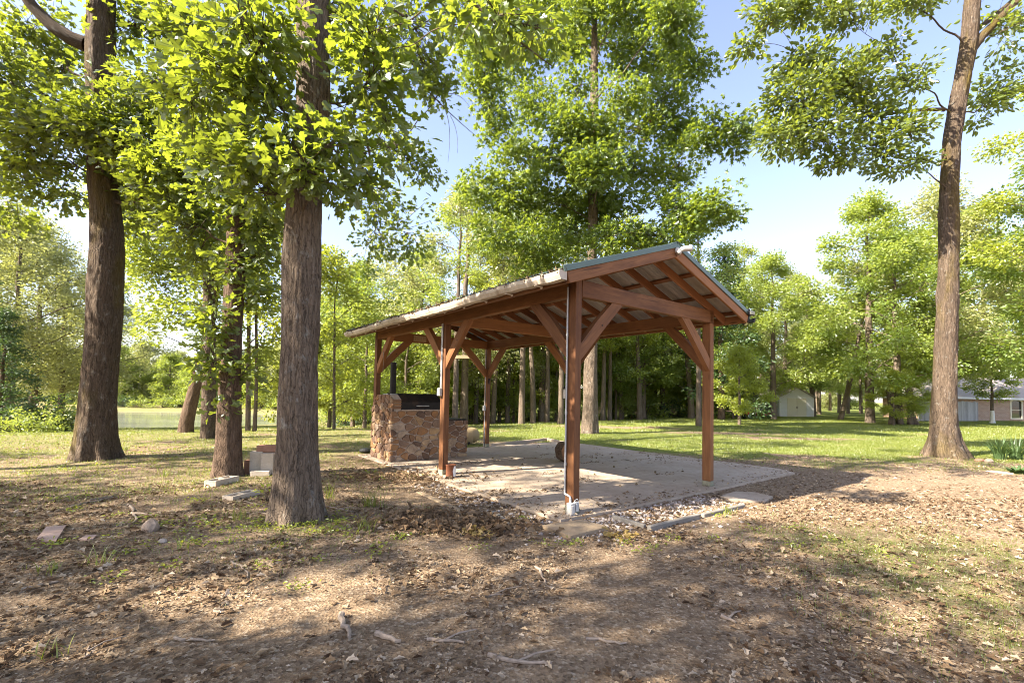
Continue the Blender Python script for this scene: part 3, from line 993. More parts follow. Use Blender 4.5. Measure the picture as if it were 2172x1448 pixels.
# --- sweetgum behind the pavilion
Yd = 19.3
CG = [(914, 1232, 1270), (895, 1233, 1269), (880, 1235, 1268), (800, 1238, 1267), (724, 1240, 1267), (560, 1245, 1266), (400, 1248, 1269), (300, 1249, 1269), (200, 1251, 1270), (100, 1253, 1268), (0, 1257, 1266)]
L = []
for x, y, rx, ry, ns in [(1060, 20, 60, 45, 20), (1150, 10, 60, 45, 20), (1240, -10, 60, 50, 18), (1330, 15, 60, 45, 20), (1420, 40, 60, 45, 20), (1455, 20, 35, 30, 7),
                         (1030, 110, 45, 45, 15), (1110, 100, 60, 45, 17), (1200, 90, 50, 40, 12), (1320, 100, 50, 45, 15), (1400, 120, 60, 50, 22), (1470, 140, 38, 38, 10),
                         (1030, 200, 38, 40, 11), (1090, 180, 45, 35, 9), (1050, 270, 32, 32, 8), (1150, 230, 60, 45, 17), (1210, 260, 45, 40, 12), (1310, 200, 45, 35, 10), (1410, 200, 55, 40, 15),
                         (1260, 275, 60, 35, 16), (1350, 275, 65, 40, 20), (1440, 280, 60, 38, 17), (1520, 275, 50, 35, 13), (1570, 290, 38, 30, 8), (1100, 330, 45, 35, 10),
                         (1180, 350, 60, 40, 17), (1270, 350, 55, 35, 14), (1360, 350, 60, 35, 14), (1450, 340, 45, 35, 10), (1020, 400, 40, 40, 10), (1080, 420, 60, 45, 18), (1170, 430, 60, 40, 18), (1240, 440, 50, 40, 13),
                         (1320, 420, 50, 35, 10), (1400, 400, 45, 30, 8), (1440, 445, 60, 35, 15), (1510, 435, 42, 32, 10), (1540, 460, 25, 25, 4), (1470, 485, 45, 22, 8),
                         (1238, 345, 45, 35, 12), (1268, 470, 45, 32, 11), (1240, 60, 45, 45, 12), (1262, 400, 40, 30, 8), (1225, 170, 40, 30, 6), (1290, 320, 45, 30, 9), (1130, 500, 60, 40, 15), (1210, 510, 60, 40, 15), (1300, 500, 60, 40, 15), (1390, 500, 50, 30, 11), (1060, 490, 45, 35, 9), (1160, 560, 60, 30, 10)]:
    L.append(px_lump(x, y, 19.0 + rs0.uniform(-2.6, 2.2), rx * 1.1, ry * 1.1, int(ns * 2.3), 26, 0.19, 0.58, rd=55))
ex = above((2.6, 19.5, 20.5), 14, (3.0, 3.0, 3.2), rs0, 1.4, 14, 14, 0.2, 0.6)
hero('sweetgum_tree', 'tall sweetgum with star shaped leaves rising behind the pavilion roof', Yd, CG, 24.0, 'leaf_gum', 'bark', L, 'star', 25, (0.25, 0.40, 6), (0.1, 0.3), 64, 0.05, ex, 0.035, zmin=5.0)

# --- trees along the pond edge, seen between the left trunks
Yd = 17.0
L = []
for x, y, d, rx, ry, ns in [(470, 600, 17, 70, 60, 16), (400, 540, 17, 70, 60, 18), (330, 560, 16, 60, 60, 14), (360, 660, 16.5, 60, 40, 10), (450, 690, 17.5, 50, 40, 8), (300, 480, 16, 60, 60, 14), (420, 450, 17, 60, 60, 14),
                            (320, 700, 16, 30, 30, 3), (540, 640, 17.5, 50, 60, 12), (240, 420, 17, 60, 60, 10), (280, 560, 17, 40, 50, 8), (600, 480, 17, 50, 60, 10), (380, 380, 17, 60, 50, 10), (590, 720, 18, 40, 50, 7), (310, 430, 16.5, 60, 50, 12), (300, 520, 16.5, 50, 50, 10), (350, 600, 17, 50, 50, 9), (290, 350, 16, 60, 50, 12), (360, 440, 17, 60, 50, 12)]:
    L.append(px_lump(x, y, d, rx * 1.15, ry * 1.15, int(ns * 2.6), 28, 0.15, 0.5))
hero('pond_edge_tree', 'leaning trunk tilted to one side at the edge of the pond', Yd, [(912, 377, 411), (900, 378, 411), (870, 386, 417), (830, 397, 425), (780, 412, 437), (740, 425, 447), (680, 440, 458), (600, 452, 468)], 11.5, 'leaf_far', 'bark_red', L, 'dia', 26,
     (0.3, 0.2, 5), (0.4, 0.2), 40, 0.06, limbs=())
Yd = 14.4
L = []
for x, y, d, rx, ry, ns in [(400, 420, 14, 70, 60, 14), (350, 480, 13.6, 60, 50, 12), (470, 520, 14.2, 50, 50, 10), (300, 400, 14, 60, 50, 12), (560, 560, 14.6, 50, 60, 12), (440, 600, 14, 40, 40, 6), (390, 640, 14, 40, 40, 4)]:
    L.append(px_lump(x, y, d, rx * 1.15, ry * 1.15, int(ns * 2.4), 22, 0.13, 0.45))
hero('pond_edge_tree', 'dark trunk rising straight beside the leaning one near the pond', Yd, [(927, 424, 456), (900, 426, 457), (850, 427, 459), (750, 430, 460), (650, 430, 456), (550, 430, 453), (400, 432, 450), (250, 434, 448)], 13.0, 'leaf_oak', 'bark_moss', L, 'oak', 27,
     (0.3, 0.4, 5), (-0.2, 0.2), 44, 0.05)
for k, (tr, lab, pl) in enumerate([
        ([(912, 520, 532), (850, 521, 532), (750, 523, 532), (650, 524, 532), (550, 525, 531)], 'thin grey trunk first of the pair between the middle oak and the nearest oak', [(540, 600, 60, 50, 10), (580, 680, 50, 50, 10), (560, 740, 40, 40, 6), (520, 540, 60, 50, 10)]),
        ([(912, 535, 545), (850, 539, 547), (750, 541, 548), (650, 540, 546), (550, 540, 545)], 'thin vine covered trunk second of the pair between the middle oak and the nearest oak', [(560, 560, 50, 50, 9), (600, 800, 40, 40, 7), (560, 860, 30, 40, 6), (610, 640, 50, 50, 8)]),
        ([(905, 705, 712), (850, 705, 712), (780, 706, 712), (700, 707, 712), (640, 708, 711)], 'slender young tree with yellow green leaves between the nearest oak and the grill', [(710, 690, 50, 50, 12), (740, 760, 45, 45, 9), (690, 800, 30, 50, 7), (740, 850, 40, 35, 9), (770, 640, 45, 50, 10), (760, 700, 40, 40, 9), (710, 620, 45, 40, 9)])]):
    Yd = [17.7, 17.8, 20.1][k]
    hero('young_tree', lab, Yd, tr, [8.5, 9.0, 7.6][k], 'leaf_lime', 'bark_far', [px_lump(x, y, Yd + rs0.uniform(-1, 1), rx, ry, int(ns * 1.8), 24, 0.16, 0.5) for x, y, rx, ry, ns in pl], 'dia', 30 + k, (0.2, 0.2, 4), (0.2, 0.1), 20, 0.1, above((px_axis(tr, Yd)[0][-1][0], Yd, [7.4, 7.8, 7.0][k]), 5, (0.9, 0.9, 0.8), rs0, 0.8, 14, 22, 0.16, 0.45), r_top=0.02)

# ================================================================== woodland prototypes, copied
def proto(name, seed, H, r0, zc0, spread, nl_lumps, ns, nl, ls, sr, leafm, barkm='bark_far', lean=(0, 0), crown_pow=1.0, conic=0.0, leaf='dia', fork=True):
    rs = np.random.RandomState(seed)
    t = np.linspace(0, 1, 9)
    P = np.c_[lean[0] * t ** 1.3 + rs.normal(size=9) * 0.06 * t, lean[1] * t ** 1.3 + rs.normal(size=9) * 0.06 * t, -0.15 + t * (H * 0.93 + 0.15)]
    r = r0 * (1 - t) ** 0.8 + 0.03
    tm, cm = MB(), MB()
    C, rr = trunk_mesh(tm, P, r, 20, 0.14, rs, 0.03, (0.25, 0.35, 5))
    lum = []
    for k in range(nl_lumps):
        z = zc0 + (H - zc0) * ((k + rs.rand()) / nl_lumps)
        f = (z - zc0) / (H - zc0)
        w = spread * (math.sin(math.pi * min(1, 0.18 + 0.80 * f)) ** crown_pow * (1 - conic) + conic * (1 - f))
        a = k * 2.4 + rs.rand()
        d = w * (0.35 + 0.65 * rs.rand() ** 0.6)
        ax = np.array([np.interp(z, P[:, 2], P[:, 0]), np.interp(z, P[:, 2], P[:, 1])])
        s = (0.19 + 0.17 * rs.rand()) * spread * (0.7 + 0.3 * (1 - f))
        lum.append((np.array([ax[0] + d * math.cos(a), ax[1] + d * math.sin(a), z]), (s, s, s * 0.72), ns, nl, ls, sr))
    grow(tm, cm, C, rr, lum, leaf, rs, zmin=zc0 * 0.7, twig_r=0.008)
    e = empty(name)
    tm.obj('trunk', [MAT[barkm]], e, smooth=True)
    cm.obj('crown', [MAT[leafm], MAT['twig']], e)
    return e


PRO = {
    'broad': proto('woodland_tree', 41, 11.0, 0.18, 2.6, 3.6, 30, 17, 44, 0.150, 0.52, 'leaf_far'),
    'broad2': proto('woodland_tree', 42, 10.0, 0.18, 2.0, 3.2, 27, 14, 42, 0.145, 0.50, 'leaf_mid', lean=(0.8, 0.2)),
    'tall': proto('woodland_tree', 43, 15.0, 0.17, 6.5, 2.6, 15, 11, 40, 0.150, 0.52, 'leaf_far'),
    'tall2': proto('woodland_tree', 44, 14.0, 0.16, 5.4, 2.8, 16, 12, 40, 0.150, 0.52, 'leaf_lime', lean=(-0.9, 0.1)),
    'pale': proto('woodland_tree', 45, 12.0, 0.19, 3.0, 4.2, 30, 17, 42, 0.140, 0.58, 'leaf_pale'),
    'small': proto('understory_tree', 46, 5.0, 0.07, 1.0, 1.9, 18, 16, 40, 0.12, 0.45, 'leaf_lime'),
    'small2': proto('understory_tree', 47, 6.0, 0.08, 0.9, 2.1, 20, 16, 40, 0.12, 0.48, 'leaf_far'),
    'shade': proto('woodland_tree', 71, 13.0, 0.22, 5.0, 4.6, 17, 15, 22, 0.19, 0.55, 'leaf_oak'),
    'bushy': proto('bushy_tree', 49, 8.5, 0.16, 0.5, 3.4, 34, 16, 28, 0.24, 0.75, 'leaf_far'),
    'bushy_pale': proto('bushy_tree', 50, 9.5, 0.16, 0.5, 3.6, 34, 16, 28, 0.24, 0.75, 'leaf_pale'),
    'cedar': proto('cedar_tree', 48, 9.0, 0.16, 0.6, 2.4, 30, 12, 26, 0.16, 0.50, 'leaf_cedar', 'bark_red', conic=0.7),
}


def shrub_proto(name, seed, rad, h, leafm, n=46, nl=22, ls=0.13, leaf='dia'):
    rs = np.random.RandomState(seed)
    tm, cm = MB(), MB()
    g = unit(rs.normal(size=(n, 3))) * rs.rand(n, 1) ** 0.4
    g[:, 2] = np.abs(g[:, 2])
    S = g * np.array([rad, rad, h * 0.85]) + np.array([0, 0, 0.12])
    for s in S[::2]:
        tm.tube(bez(np.array([s[0] * 0.15, s[1] * 0.15, -0.05]), np.array([s[0] * 0.4, s[1] * 0.4, s[2] * 0.7]), s, 6), np.linspace(0.02, 0.006, 6), 5, 0, cap=False)
    spray_leaves(cm, S, unit(S), 0.34, nl, ls, leaf, rs, flat=0.7)
    e = empty(name)
    tm.obj('stems', [MAT['twig']], e)
    cm.obj('foliage', [MAT[leafm], MAT['twig']], e)
    return e


PRO['shrub'] = shrub_proto('shrub', 51, 1.1, 1.5, 'leaf_far')
PRO['shrub_dark'] = shrub_proto('shrub', 52, 1.3, 1.8, 'leaf_cedar', 60)
PRO['shrub_lime'] = shrub_proto('shrub', 53, 1.0, 1.3, 'leaf_lime')
_used = set()


def plant(kind, x, y, s=1.0, label=None, group=None, cat='tree', rz=None, sz=None, z=None, rx=0.0):
    src = PRO[kind]
    o = src if kind not in _used else copy_tree(src)
    _used.add(kind)
    o.location = (float(x), float(y), (gz(x, y) if z is None else z) - 0.05)
    o.rotation_euler = (rx, 0, rs0.rand() * 6.28 if rz is None else rz)
    o.scale = (s, s, s if sz is None else sz)
    tag(o, label, cat, group)
    return o


def pxy(px, Yd):
    d = ray(px, 850)
    return d[0] / d[1] * Yd, Yd

# ================================================================== pavilion (local axes: x across the gable, y along the ridge)
pav = empty('pavilion', loc(0, 0), YAW)
tag(pav, 'open timber pavilion of red brown stained posts and braces under a green metal gable roof', 'pavilion')
L1, L2, WQ, SV, SU, HB, HT = 3.468, 6.918, 3.229, 0.115, 0.155, 2.803, 3.026
posts = {}
for nm, v, u, top in (('P1', 0, 0, HT), ('P2', 0, L1, HB), ('P3', 0, L2, HT), ('Q1', WQ, 0, HB), ('Q2', WQ, L1, HB), ('Q3', WQ, L2, HT)):
    m = MB()
    m.beam((v + SV / 2, u + SU / 2, 0.09), (v + SV / 2, u + SU / 2, top), SV, SU, up=(0, 1, 0), bev=0.008)
    p = m.obj('post', MAT['timber'], pav)
    f = MB()
    f.box((v + SV / 2, u + SU / 2, 0.045), (SV + 0.004, SU + 0.004, 0.09), bev=0.006)
    f.obj('post_foot', MAT['post_foot'], p)
    posts[nm] = p


def part_beam(name, *a, mat='timber', **k):
    m = MB()
    m.beam(*a, **k)
    return m.obj(name, MAT[mat], pav)


zc, hh = (HB + HT) / 2, HT - HB
for v in (0.0, WQ):
    for a, b in ((SU if v == 0 else 0.0, L1 + SU / 2), (L1 + SU / 2, L2)):
        part_beam('long_beam', (v + 0.052, a, zc), (v + 0.052, b - 0.002, zc), 0.104, hh)
part_beam('tie_beam', (SV + 0.001, 0.05, zc + 0.001), (WQ + SV, 0.05, zc + 0.001), 0.10, hh)
part_beam('tie_beam', (0.105, L1 + 0.05, zc - 0.002), (WQ - 0.001, L1 + 0.05, zc - 0.002), 0.10, hh)
part_beam('tie_beam', (SV + 0.001, L2 + 0.08, zc), (WQ - 0.001, L2 + 0.08, zc), 0.10, hh)


def brace(v, u, dv, du):
    """knee brace against a post face going along (dv, du)"""
    pts = [(0, 1.97), (0, 2.19), (0.32, 2.54), (0.60, HB), (0.83, HB), (0.44, 2.42)]
    m = MB()
    n = len(pts)
    t = 0.045
    side = np.array([-du, dv, 0.0])
    V = []
    for s in (-t, t):
        for r, z in pts:
            V.append(np.array([v + dv * r, u + du * r, z]) + side * s)
    Fc = [list(range(n))[::-1], list(range(n, 2 * n))] + [[i, (i + 1) % n, n + (i + 1) % n, n + i] for i in range(n)]
    g = np.array([[r * 0.7 + z * 0.7, s * 1.0, r * 0.7 - z * 0.7] for s in (-t, t) for r, z in pts]) + rng.rand(3) * 20
    m.add(np.array(V), Fc, 0, rng.rand(), g)
    b = m.obj('brace', MAT['timber'], pav)
    bm = MB()
    c = np.array([v + dv * 0.40, u + du * 0.40, 2.47])
    bm.lathe([(0, -0.004), (0.011, -0.004), (0.011, 0.004), (0, 0.004)], 10, (0, 0, 0), axis=0)
    V = bm.V[0] @ np.stack([side, np.array([dv, du, 0]), np.array([0, 0, 1.0])])
    q = MB(); q.add(V + c - side * 0.047, bm.F[0][0]); q.obj('bolt', MAT['black_metal'], b)
    return b


cu, cv = SU / 2, SV / 2
for v, u, dv, du in ((SV, 0.055, 1, 0), (cv, SU, 0, 1), (cv, L1, 0, -1), (cv, L1 + SU, 0, 1), (cv, L2, 0, -1), (SV, L2 + 0.08, 1, 0),
                     (WQ, 0.055, -1, 0), (WQ + cv, SU, 0, 1), (WQ + cv, L1, 0, -1), (WQ + cv, L1 + SU, 0, 1), (WQ + cv, L2, 0, -1), (WQ, L2 + 0.08, -1, 0)):
    brace(v, u, dv, du)

# roof frame: rafters, ridge board, purlins, barge boards, sub-fascia
VR, ZR, SL, VL0, VR0 = 1.664, 3.704, 0.344, -0.505, 3.833
U0, U1 = -0.368, 7.46
cs = 1 / math.sqrt(1 + SL * SL)
RD = 0.138


def slope_pt(v, u, off=0.0):
    """point on the rafter top line (off metres above, square to the slope)"""
    z = ZR - SL * abs(v - VR)
    s = -1 if v < VR else 1
    return np.array([v + s * SL * cs * off, u, z + cs * off])


for side in (-1, 1):
    ve = VL0 if side < 0 else VR0
    n_up = (side * SL * cs, 0, cs)
    ru = [0.04 + 0.573 * k for k in range(13)]
    for u in ru:
        part_beam('rafter', slope_pt(VR + side * 0.021, u, -RD / 2), slope_pt(ve - side * 0.042, u, -RD / 2), 0.04, RD, up=n_up, mat='timber_dark')
    for u in (U0 + 0.02, U1 - 0.02):
        part_beam('barge_board', slope_pt(VR + side * 0.002, u, -RD / 2 + 0.0), slope_pt(ve, u, -RD / 2), 0.04, RD + 0.006, up=n_up)
    for d in (0.12, 0.74, 1.42, 2.06):
        v = VR + side * d
        part_beam('purlin', slope_pt(v, U0 + 0.005, 0.021), slope_pt(v, U1 - 0.005, 0.021), 0.085, 0.036, up=n_up, mat='timber_dark')
    part_beam('fascia_board', slope_pt(ve - side * 0.021, U0 + 0.042, -RD / 2 - 0.004), slope_pt(ve - side * 0.021, U1 - 0.042, -RD / 2 - 0.004), 0.038, RD, up=(0, 0, 1))
    # ribbed metal sheet
    m = MB()
    us = np.arange(U0 - 0.005, U1 + 0.01, 0.038)
    k = np.arange(len(us)) % 6
    h = np.where(k == 0, 0.022, 0.0) + np.where(k == 3, 0.006, 0.0)
    vs = [VR + side * 0.002, (VR + ve) / 2, ve + side * 0.05]
    top = [[slope_pt(v, u, 0.044 + hh_) for u, hh_ in zip(us, h)] for v in vs]
    V = np.array(top).reshape(-1, 3)
    nn = len(us)
    Fc = np.array([[r * nn + i, r * nn + i + 1, (r + 1) * nn + i + 1, (r + 1) * nn + i] for r in range(2) for i in range(nn - 1)])
    V2 = np.concatenate([V, V - np.array([n_up]) * 0.003])
    o = np.array([0.0])
    mm = MB()
    mm.add(V2[len(V):], Fc[:, ::-1] if side > 0 else Fc, 1)
    mm.add(V2[:len(V)], Fc, 0)
    # edges of the sheet
    sh = mm.obj('roof_sheet', [MAT['roof_green'], MAT['roof_under']], pav)
    for u in (U0 - 0.012, U1 + 0.012):
        part_beam('rake_trim', slope_pt(VR + side * 0.0, u, 0.040), slope_pt(ve + side * 0.055, u, 0.040), 0.012, 0.075, up=n_up, mat='roof_green', bev=0.003)
part_beam('ridge_board', (VR, U0 + 0.045, ZR - 0.08), (VR, U1 - 0.045, ZR - 0.08), 0.038, 0.15, mat='timber_dark')
m = MB()
pr = [(VR - 0.17, ZR - SL * 0.17 + 0.072), (VR, ZR + 0.085), (VR + 0.17, ZR - SL * 0.17 + 0.072), (VR + 0.17, ZR - SL * 0.17 + 0.066), (VR, ZR + 0.079), (VR - 0.17, ZR - SL * 0.17 + 0.066)]
m.prism(pr, U0 - 0.03, U1 + 0.03, 'xz')
m.obj('ridge_cap', MAT['roof_green'], pav)

# gutter with its brackets along the near eave
zg = 2.855
prof = [(-0.008, 0.0), (-0.10, 0.0), (-0.128, 0.05), (-0.128, 0.098), (-0.118, 0.098), (-0.118, 0.056), (-0.094, 0.010), (-0.014, 0.010), (-0.014, 0.105), (-0.008, 0.105)]
m = MB()
ux = np.linspace(U0 + 0.0, U1 - 0.02, 40)
V = np.array([[VL0 + a, u, zg + b + 0.012 * math.sin(u * 1.7) - 0.008 * (i % 2)] for i, u in enumerate(ux) for a, b in prof])
n = len(prof)
Fc = [[i * n + j, i * n + (j + 1) % n, (i + 1) * n + (j + 1) % n, (i + 1) * n + j] for i in range(len(ux) - 1) for j in range(n)]
m.add(V, Fc)
for u in (ux[0] - 0.002, ux[-1] + 0.002):
    m.prism([(VL0 + a, zg + b) for a, b in ((-0.008, -0.004), (-0.102, -0.004), (-0.131, 0.05), (-0.131, 0.10), (-0.008, 0.105))], u - 0.004, u + 0.004, 'xz')
gut = m.obj('gutter', MAT['gutter'], pav)
for u in np.arange(U0 + 0.45, U1, 0.62):
    b = MB()
    b.box((VL0 - 0.06, u, zg - 0.012), (0.13, 0.022, 0.012), bev=0.002)
    b.box((VL0 - 0.012, u, zg - 0.02), (0.012, 0.03, 0.03), bev=0.002)
    b.obj('gutter_bracket', MAT['gutter'], gut)
dm = MB()
rs = np.random.RandomState(5)
k = 900
uu = rs.uniform(U0, U1, k)
P = np.c_[VL0 - 0.02 - rs.rand(k) * 0.10, uu, zg + 0.085 + rs.rand(k) * 0.035]
add_leaves(dm, P, rs.normal(size=(k, 3)), rs.normal(size=(k, 3)) + [0, 0, 1], 0.03 + 0.05 * rs.rand(k), 'dia', rs, 0)
k = 260
uu = rs.uniform(U0, U1, k)
dd = rs.rand(k) ** 2 * 0.6
P = np.array([slope_pt(VL0 + d, u, 0.055) for u, d in zip(uu, dd)])
add_leaves(dm, P, rs.normal(size=(k, 3)), rs.normal(size=(k, 3)) * 0.3 + [0, 0, 1], 0.03 + 0.05 * rs.rand(k), 'dia', rs, 0)
dm.obj('leaf_debris', MAT['debris'], gut)

# wiring on the posts
m = MB()
m.tube([(-0.02, 0.132, 2.93), (-0.022, 0.132, 1.5), (-0.022, 0.134, 0.27)], 0.0125, 10)
m.tube([(-0.022, 0.134, 0.275), (-0.023, 0.132, 0.245), (-0.024, 0.115, 0.236), (-0.026, 0.06, 0.228), (-0.027, 0.035, 0.220), (-0.028, 0.022, 0.195), (-0.028, 0.02, 0.135)], 0.014, 10)
for z in (2.3, 1.28, 0.62):
    m.lathe([(0.0, -0.02), (0.017, -0.02), (0.017, 0.02), (0, 0.02)], 12, (-0.022, 0.132, z))
cond = m.obj('conduit', MAT['galv'], pav, smooth=False)
tag(cond)
m = MB()
m.box((-0.045, -0.005, 0.055), (0.075, 0.085, 0.19), bev=0.006)
m.box((-0.045, -0.052, 0.07), (0.055, 0.012, 0.11), bev=0.004)
bx = m.obj('outlet_box', MAT['pvc'], pav)
m = MB()
m.box((0.03, -0.03, 0.10), (0.05, 0.045, 0.12), bev=0.006)
m.obj('outlet_cover', MAT['boxgrey'], bx)
m = MB()
m.tube([(-0.02, -0.03, 0.15), (-0.01, -0.05, 0.19), (0.02, -0.055, 0.20), (0.045, -0.05, 0.17), (0.05, -0.055, 0.11)], 0.006, 6)
m.obj('cable', MAT['boxgrey'], bx)
for v, u, z0, z1 in ((-0.018, L1 + 0.085, 1.60, 2.82),):
    for du in (0.0, 0.034):
        m = MB(); m.tube([(v, u + du, z1), (v, u + du, z0)], 0.0115, 9); m.obj('conduit', MAT['galv'], pav)
    m = MB(); m.box((v - 0.02, u + 0.02, z0 - 0.07), (0.06, 0.085, 0.15), bev=0.006); m.box((v - 0.055, u + 0.02, z0 - 0.07), (0.012, 0.07, 0.13), bev=0.004)
    m.obj('switch_box', MAT['boxgrey'], pav)
m = MB(); m.tube([(WQ - 0.018, L2 + 0.07, 2.95), (WQ - 0.018, L2 + 0.07, 1.18)], 0.0125, 9); m.obj('conduit', MAT['galv'], pav)
m = MB(); m.tube([(WQ - 0.018, L2 + 0.07, 1.04), (WQ - 0.018, L2 + 0.07, 0.02)], 0.0125, 9); m.obj('conduit', MAT['galv'], pav)
m = MB(); m.box((WQ - 0.04, L2 + 0.07, 1.11), (0.06, 0.08, 0.15), bev=0.006); m.obj('switch_box', MAT['boxgrey'], pav)
m = MB(); m.tube([(WQ + 0.05, L2 - 0.01, 1.93), (WQ + 0.05, L2 - 0.05, 1.93), (WQ + 0.17, L2 - 0.055, 1.925), (WQ + 0.26, L2 - 0.05, 1.93)], 0.011, 8)
m.box((WQ + 0.05, L2 - 0.012, 1.88), (0.04, 0.02, 0.16), bev=0.004)
m.obj('iron_hook', MAT['black_metal'], pav)


def pv(v, u, z):
    """pavilion axes to world"""
    return loc(u, v, z)


def thing_mb(name, parts, p, rz, label, cat, group=None):
    e = empty(name, p, rz)
    for nm, m, mat, sm in parts:
        m.obj(nm, MAT[mat] if isinstance(mat, str) else mat, e, smooth=sm)
    tag(e, label, cat, group)
    return e


# flood light at the ridge end: a base and one white bullet head
b = MB(); b.lathe([(0, 0), (0.055, 0), (0.055, -0.02), (0.035, -0.035), (0.02, -0.06), (0, -0.06)], 18, axis=1)
h = MB(); h.lathe([(0, 0), (0.032, 0), (0.04, 0.03), (0.042, 0.12), (0.052, 0.135), (0.052, 0.15), (0, 0.15)], 18, axis=0)
a = euler(0.1, -0.15, -0.55)
h.V = [v @ a.T + np.array([0.0, -0.075, 0.01]) for v in h.V]
h2 = MB(); h2.lathe([(0, 0), (0.03, 0), (0.036, 0.02), (0.036, 0.05), (0, 0.05)], 14, axis=0)
h2.V = [v @ euler(0.0, 0.9, 2.6).T + np.array([-0.01, -0.06, -0.02]) for v in h2.V]
thing_mb('floodlight', [('base', b, 'pvc', True), ('lamp_head', h, 'pvc', True), ('sensor', h2, 'pvc', True)], pv(VR + 0.02, U0 - 0.002, ZR - 0.05), YAW,
         'old white floodlight with a sensor fixed at the peak of the gable', 'floodlight')
# solar flood light at the right eave corner
b = MB(); b.box((0, 0, 0), (0.05, 0.12, 0.16), bev=0.01)
s = MB(); s.box((0.03, 0.02, 0.10), (0.17, 0.20, 0.02), euler(0.0, 0.55, 0), bev=0.006)
sol = thing_mb('floodlight', [('bracket', b, 'black', False), ('solar_panel', s, 'black', False)],
               pv(VR0 + 0.035, U0 + 0.06, 2.93), YAW, 'black floodlight with three slatted heads on the lower roof corner', 'floodlight')
for k, (c, r_) in enumerate([((-0.03, -0.11, 0.065), (-0.15, 0, -0.15)), ((0.10, -0.06, -0.05), (0.35, 0, 0.9)), ((0.02, 0.02, -0.09), (0.9, 0, 0.2))]):
    M_ = euler(*r_)
    hd, ln = MB(), MB()
    hd.box(np.array(c), (0.155, 0.045, 0.085), M_, bev=0.012)
    ln.box(np.array(c) + M_ @ np.array([0, -0.022, 0]), (0.125, 0.006, 0.058), M_, bev=0.002)
    for q in (-0.018, 0.0, 0.018):
        hd.box(np.array(c) + M_ @ np.array([0, -0.026, q]), (0.115, 0.004, 0.004), M_)
    h_ = hd.obj('lamp_head', MAT['black'], sol)
    ln.obj('lens', MAT['lens'], h_)
# lantern hanging at the middle post of the far row
m = MB(); m.box((0, 0, 0.12), (0.10, 0.10, 0.012), bev=0.002); m.box((0, 0, -0.12), (0.10, 0.10, 0.012), bev=0.002)
for a in (-1, 1):
    for c in (-1, 1):
        m.box((a * 0.042, c * 0.042, 0), (0.01, 0.01, 0.23))
m.lathe([(0.075, 0.126), (0.02, 0.20), (0.0, 0.20)], 4)
m.tube([(0, 0, 0.20), (0, 0, 0.27), (0.05, 0, 0.285)], 0.006, 6)
g = MB(); g.box((0, 0, 0), (0.074, 0.074, 0.21), bev=0.004)
thing_mb('lantern', [('frame', m, 'black', False), ('glass_body', g, 'whitepaint', False)], pv(WQ - 0.09, L1 + 0.07, 1.55), YAW, 'small dark lantern hanging on the post half hidden behind the front post', 'lantern')
# pale plate on the far cross beam, pull cord below it
m = MB(); m.box((0, 0, 0), (0.36, 0.03, 0.15), bev=0.008)
for k in range(5): m.box((-0.13 + 0.065 * k, -0.017, 0), (0.02, 0.006, 0.10), bev=0.002)
thing_mb('wall_plaque', [('plaque', m, 'tanwood', False)], pv(1.12, L2 + 0.012, 2.91), YAW, 'small pale wooden plaque on the far cross beam of the pavilion', 'plaque')
m = MB(); m.tube([pv(0.10, L2 - 0.42, 2.48) - pv(0.10, L2 - 0.42, 2.48), (0.004, 0.0, -0.15), (-0.003, 0.002, -0.42)], 0.005, 5)
m.box((0, 0, 0.03), (0.02, 0.03, 0.07), bev=0.004)
thing_mb('pull_cord', [('cord', m, 'stick', False)], pv(0.0, L2 - 0.42, 2.40), YAW, 'thin cord hanging from the brace over the grill', 'cord')

# ------------------------------------------------------------------ slab, pad, edging
m = MB()
sl = [(-0.30, -0.10), (-0.30, 7.12), (6.42, 7.12), (6.42, 2.6), (6.5, 0.3), (6.2, -0.16), (2.0, -0.16), (0.6, -0.16)]
m.prism(sl, -0.14, 0.0)
s = m.obj('concrete_slab', MAT['slab'])
s.location = loc(0, 0); s.rotation_euler = (0, 0, YAW)
tag(s, 'worn concrete floor slab under and beside the pavilion', 'slab', kind='structure')


def poly_thing(name, pix, z0, h, mat, label, cat, group=None, bev=0.0):
    P = np.array([gp(x, y, z0 + h)[:2] for x, y in pix])
    c = P.mean(0)
    m = MB()
    m.prism([tuple(p - c) for p in P], -0.03, h)
    if mat in ('pad',): pass
    o = m.obj(name, MAT[mat])
    o.location = (c[0], c[1], z0)
    tag(o, label, cat, group)
    return o


poly_thing('stepping_pad', [(1150, 1113), (1210, 1136), (1292, 1116), (1232, 1101)], -0.03, 0.035, 'pad', 'square tan concrete pad on the ground before the front post', 'paving pad')
poly_thing('paving_slab', [(1528, 1051), (1556, 1059), (1622, 1062), (1640, 1052), (1600, 1043), (1560, 1041)], -0.03, 0.03, 'slab', 'thin broken concrete slab among leaves before the right front post', 'paving slab')
poly_thing('flagstone', [(78, 1141), (118, 1147), (140, 1113), (98, 1116)], gz(-4.9, 4.9), 0.025, 'flag', 'larger pinkish flagstone lying in the grass, nearest the picture edge', 'flagstone')
poly_thing('flagstone', [(166, 1143), (196, 1143), (206, 1133), (182, 1134)], gz(-4.4, 4.8), 0.018, 'flag', 'smaller flat flagstone beside the pinkish one', 'flagstone')


def strip(p, q, w, h, mat, label, name='edging_strip', cat='garden edging'):
    a, b = gp(*p, 0.0), gp(*q, 0.0)
    c = (a + b) / 2
    m = MB()
    m.beam(a - c, b - c, w, h, bev=0.008)
    o = m.obj(name, MAT[mat])
    o.location = (c[0], c[1], -0.03 + h / 2 - 0.01)
    tag(o, label, cat)


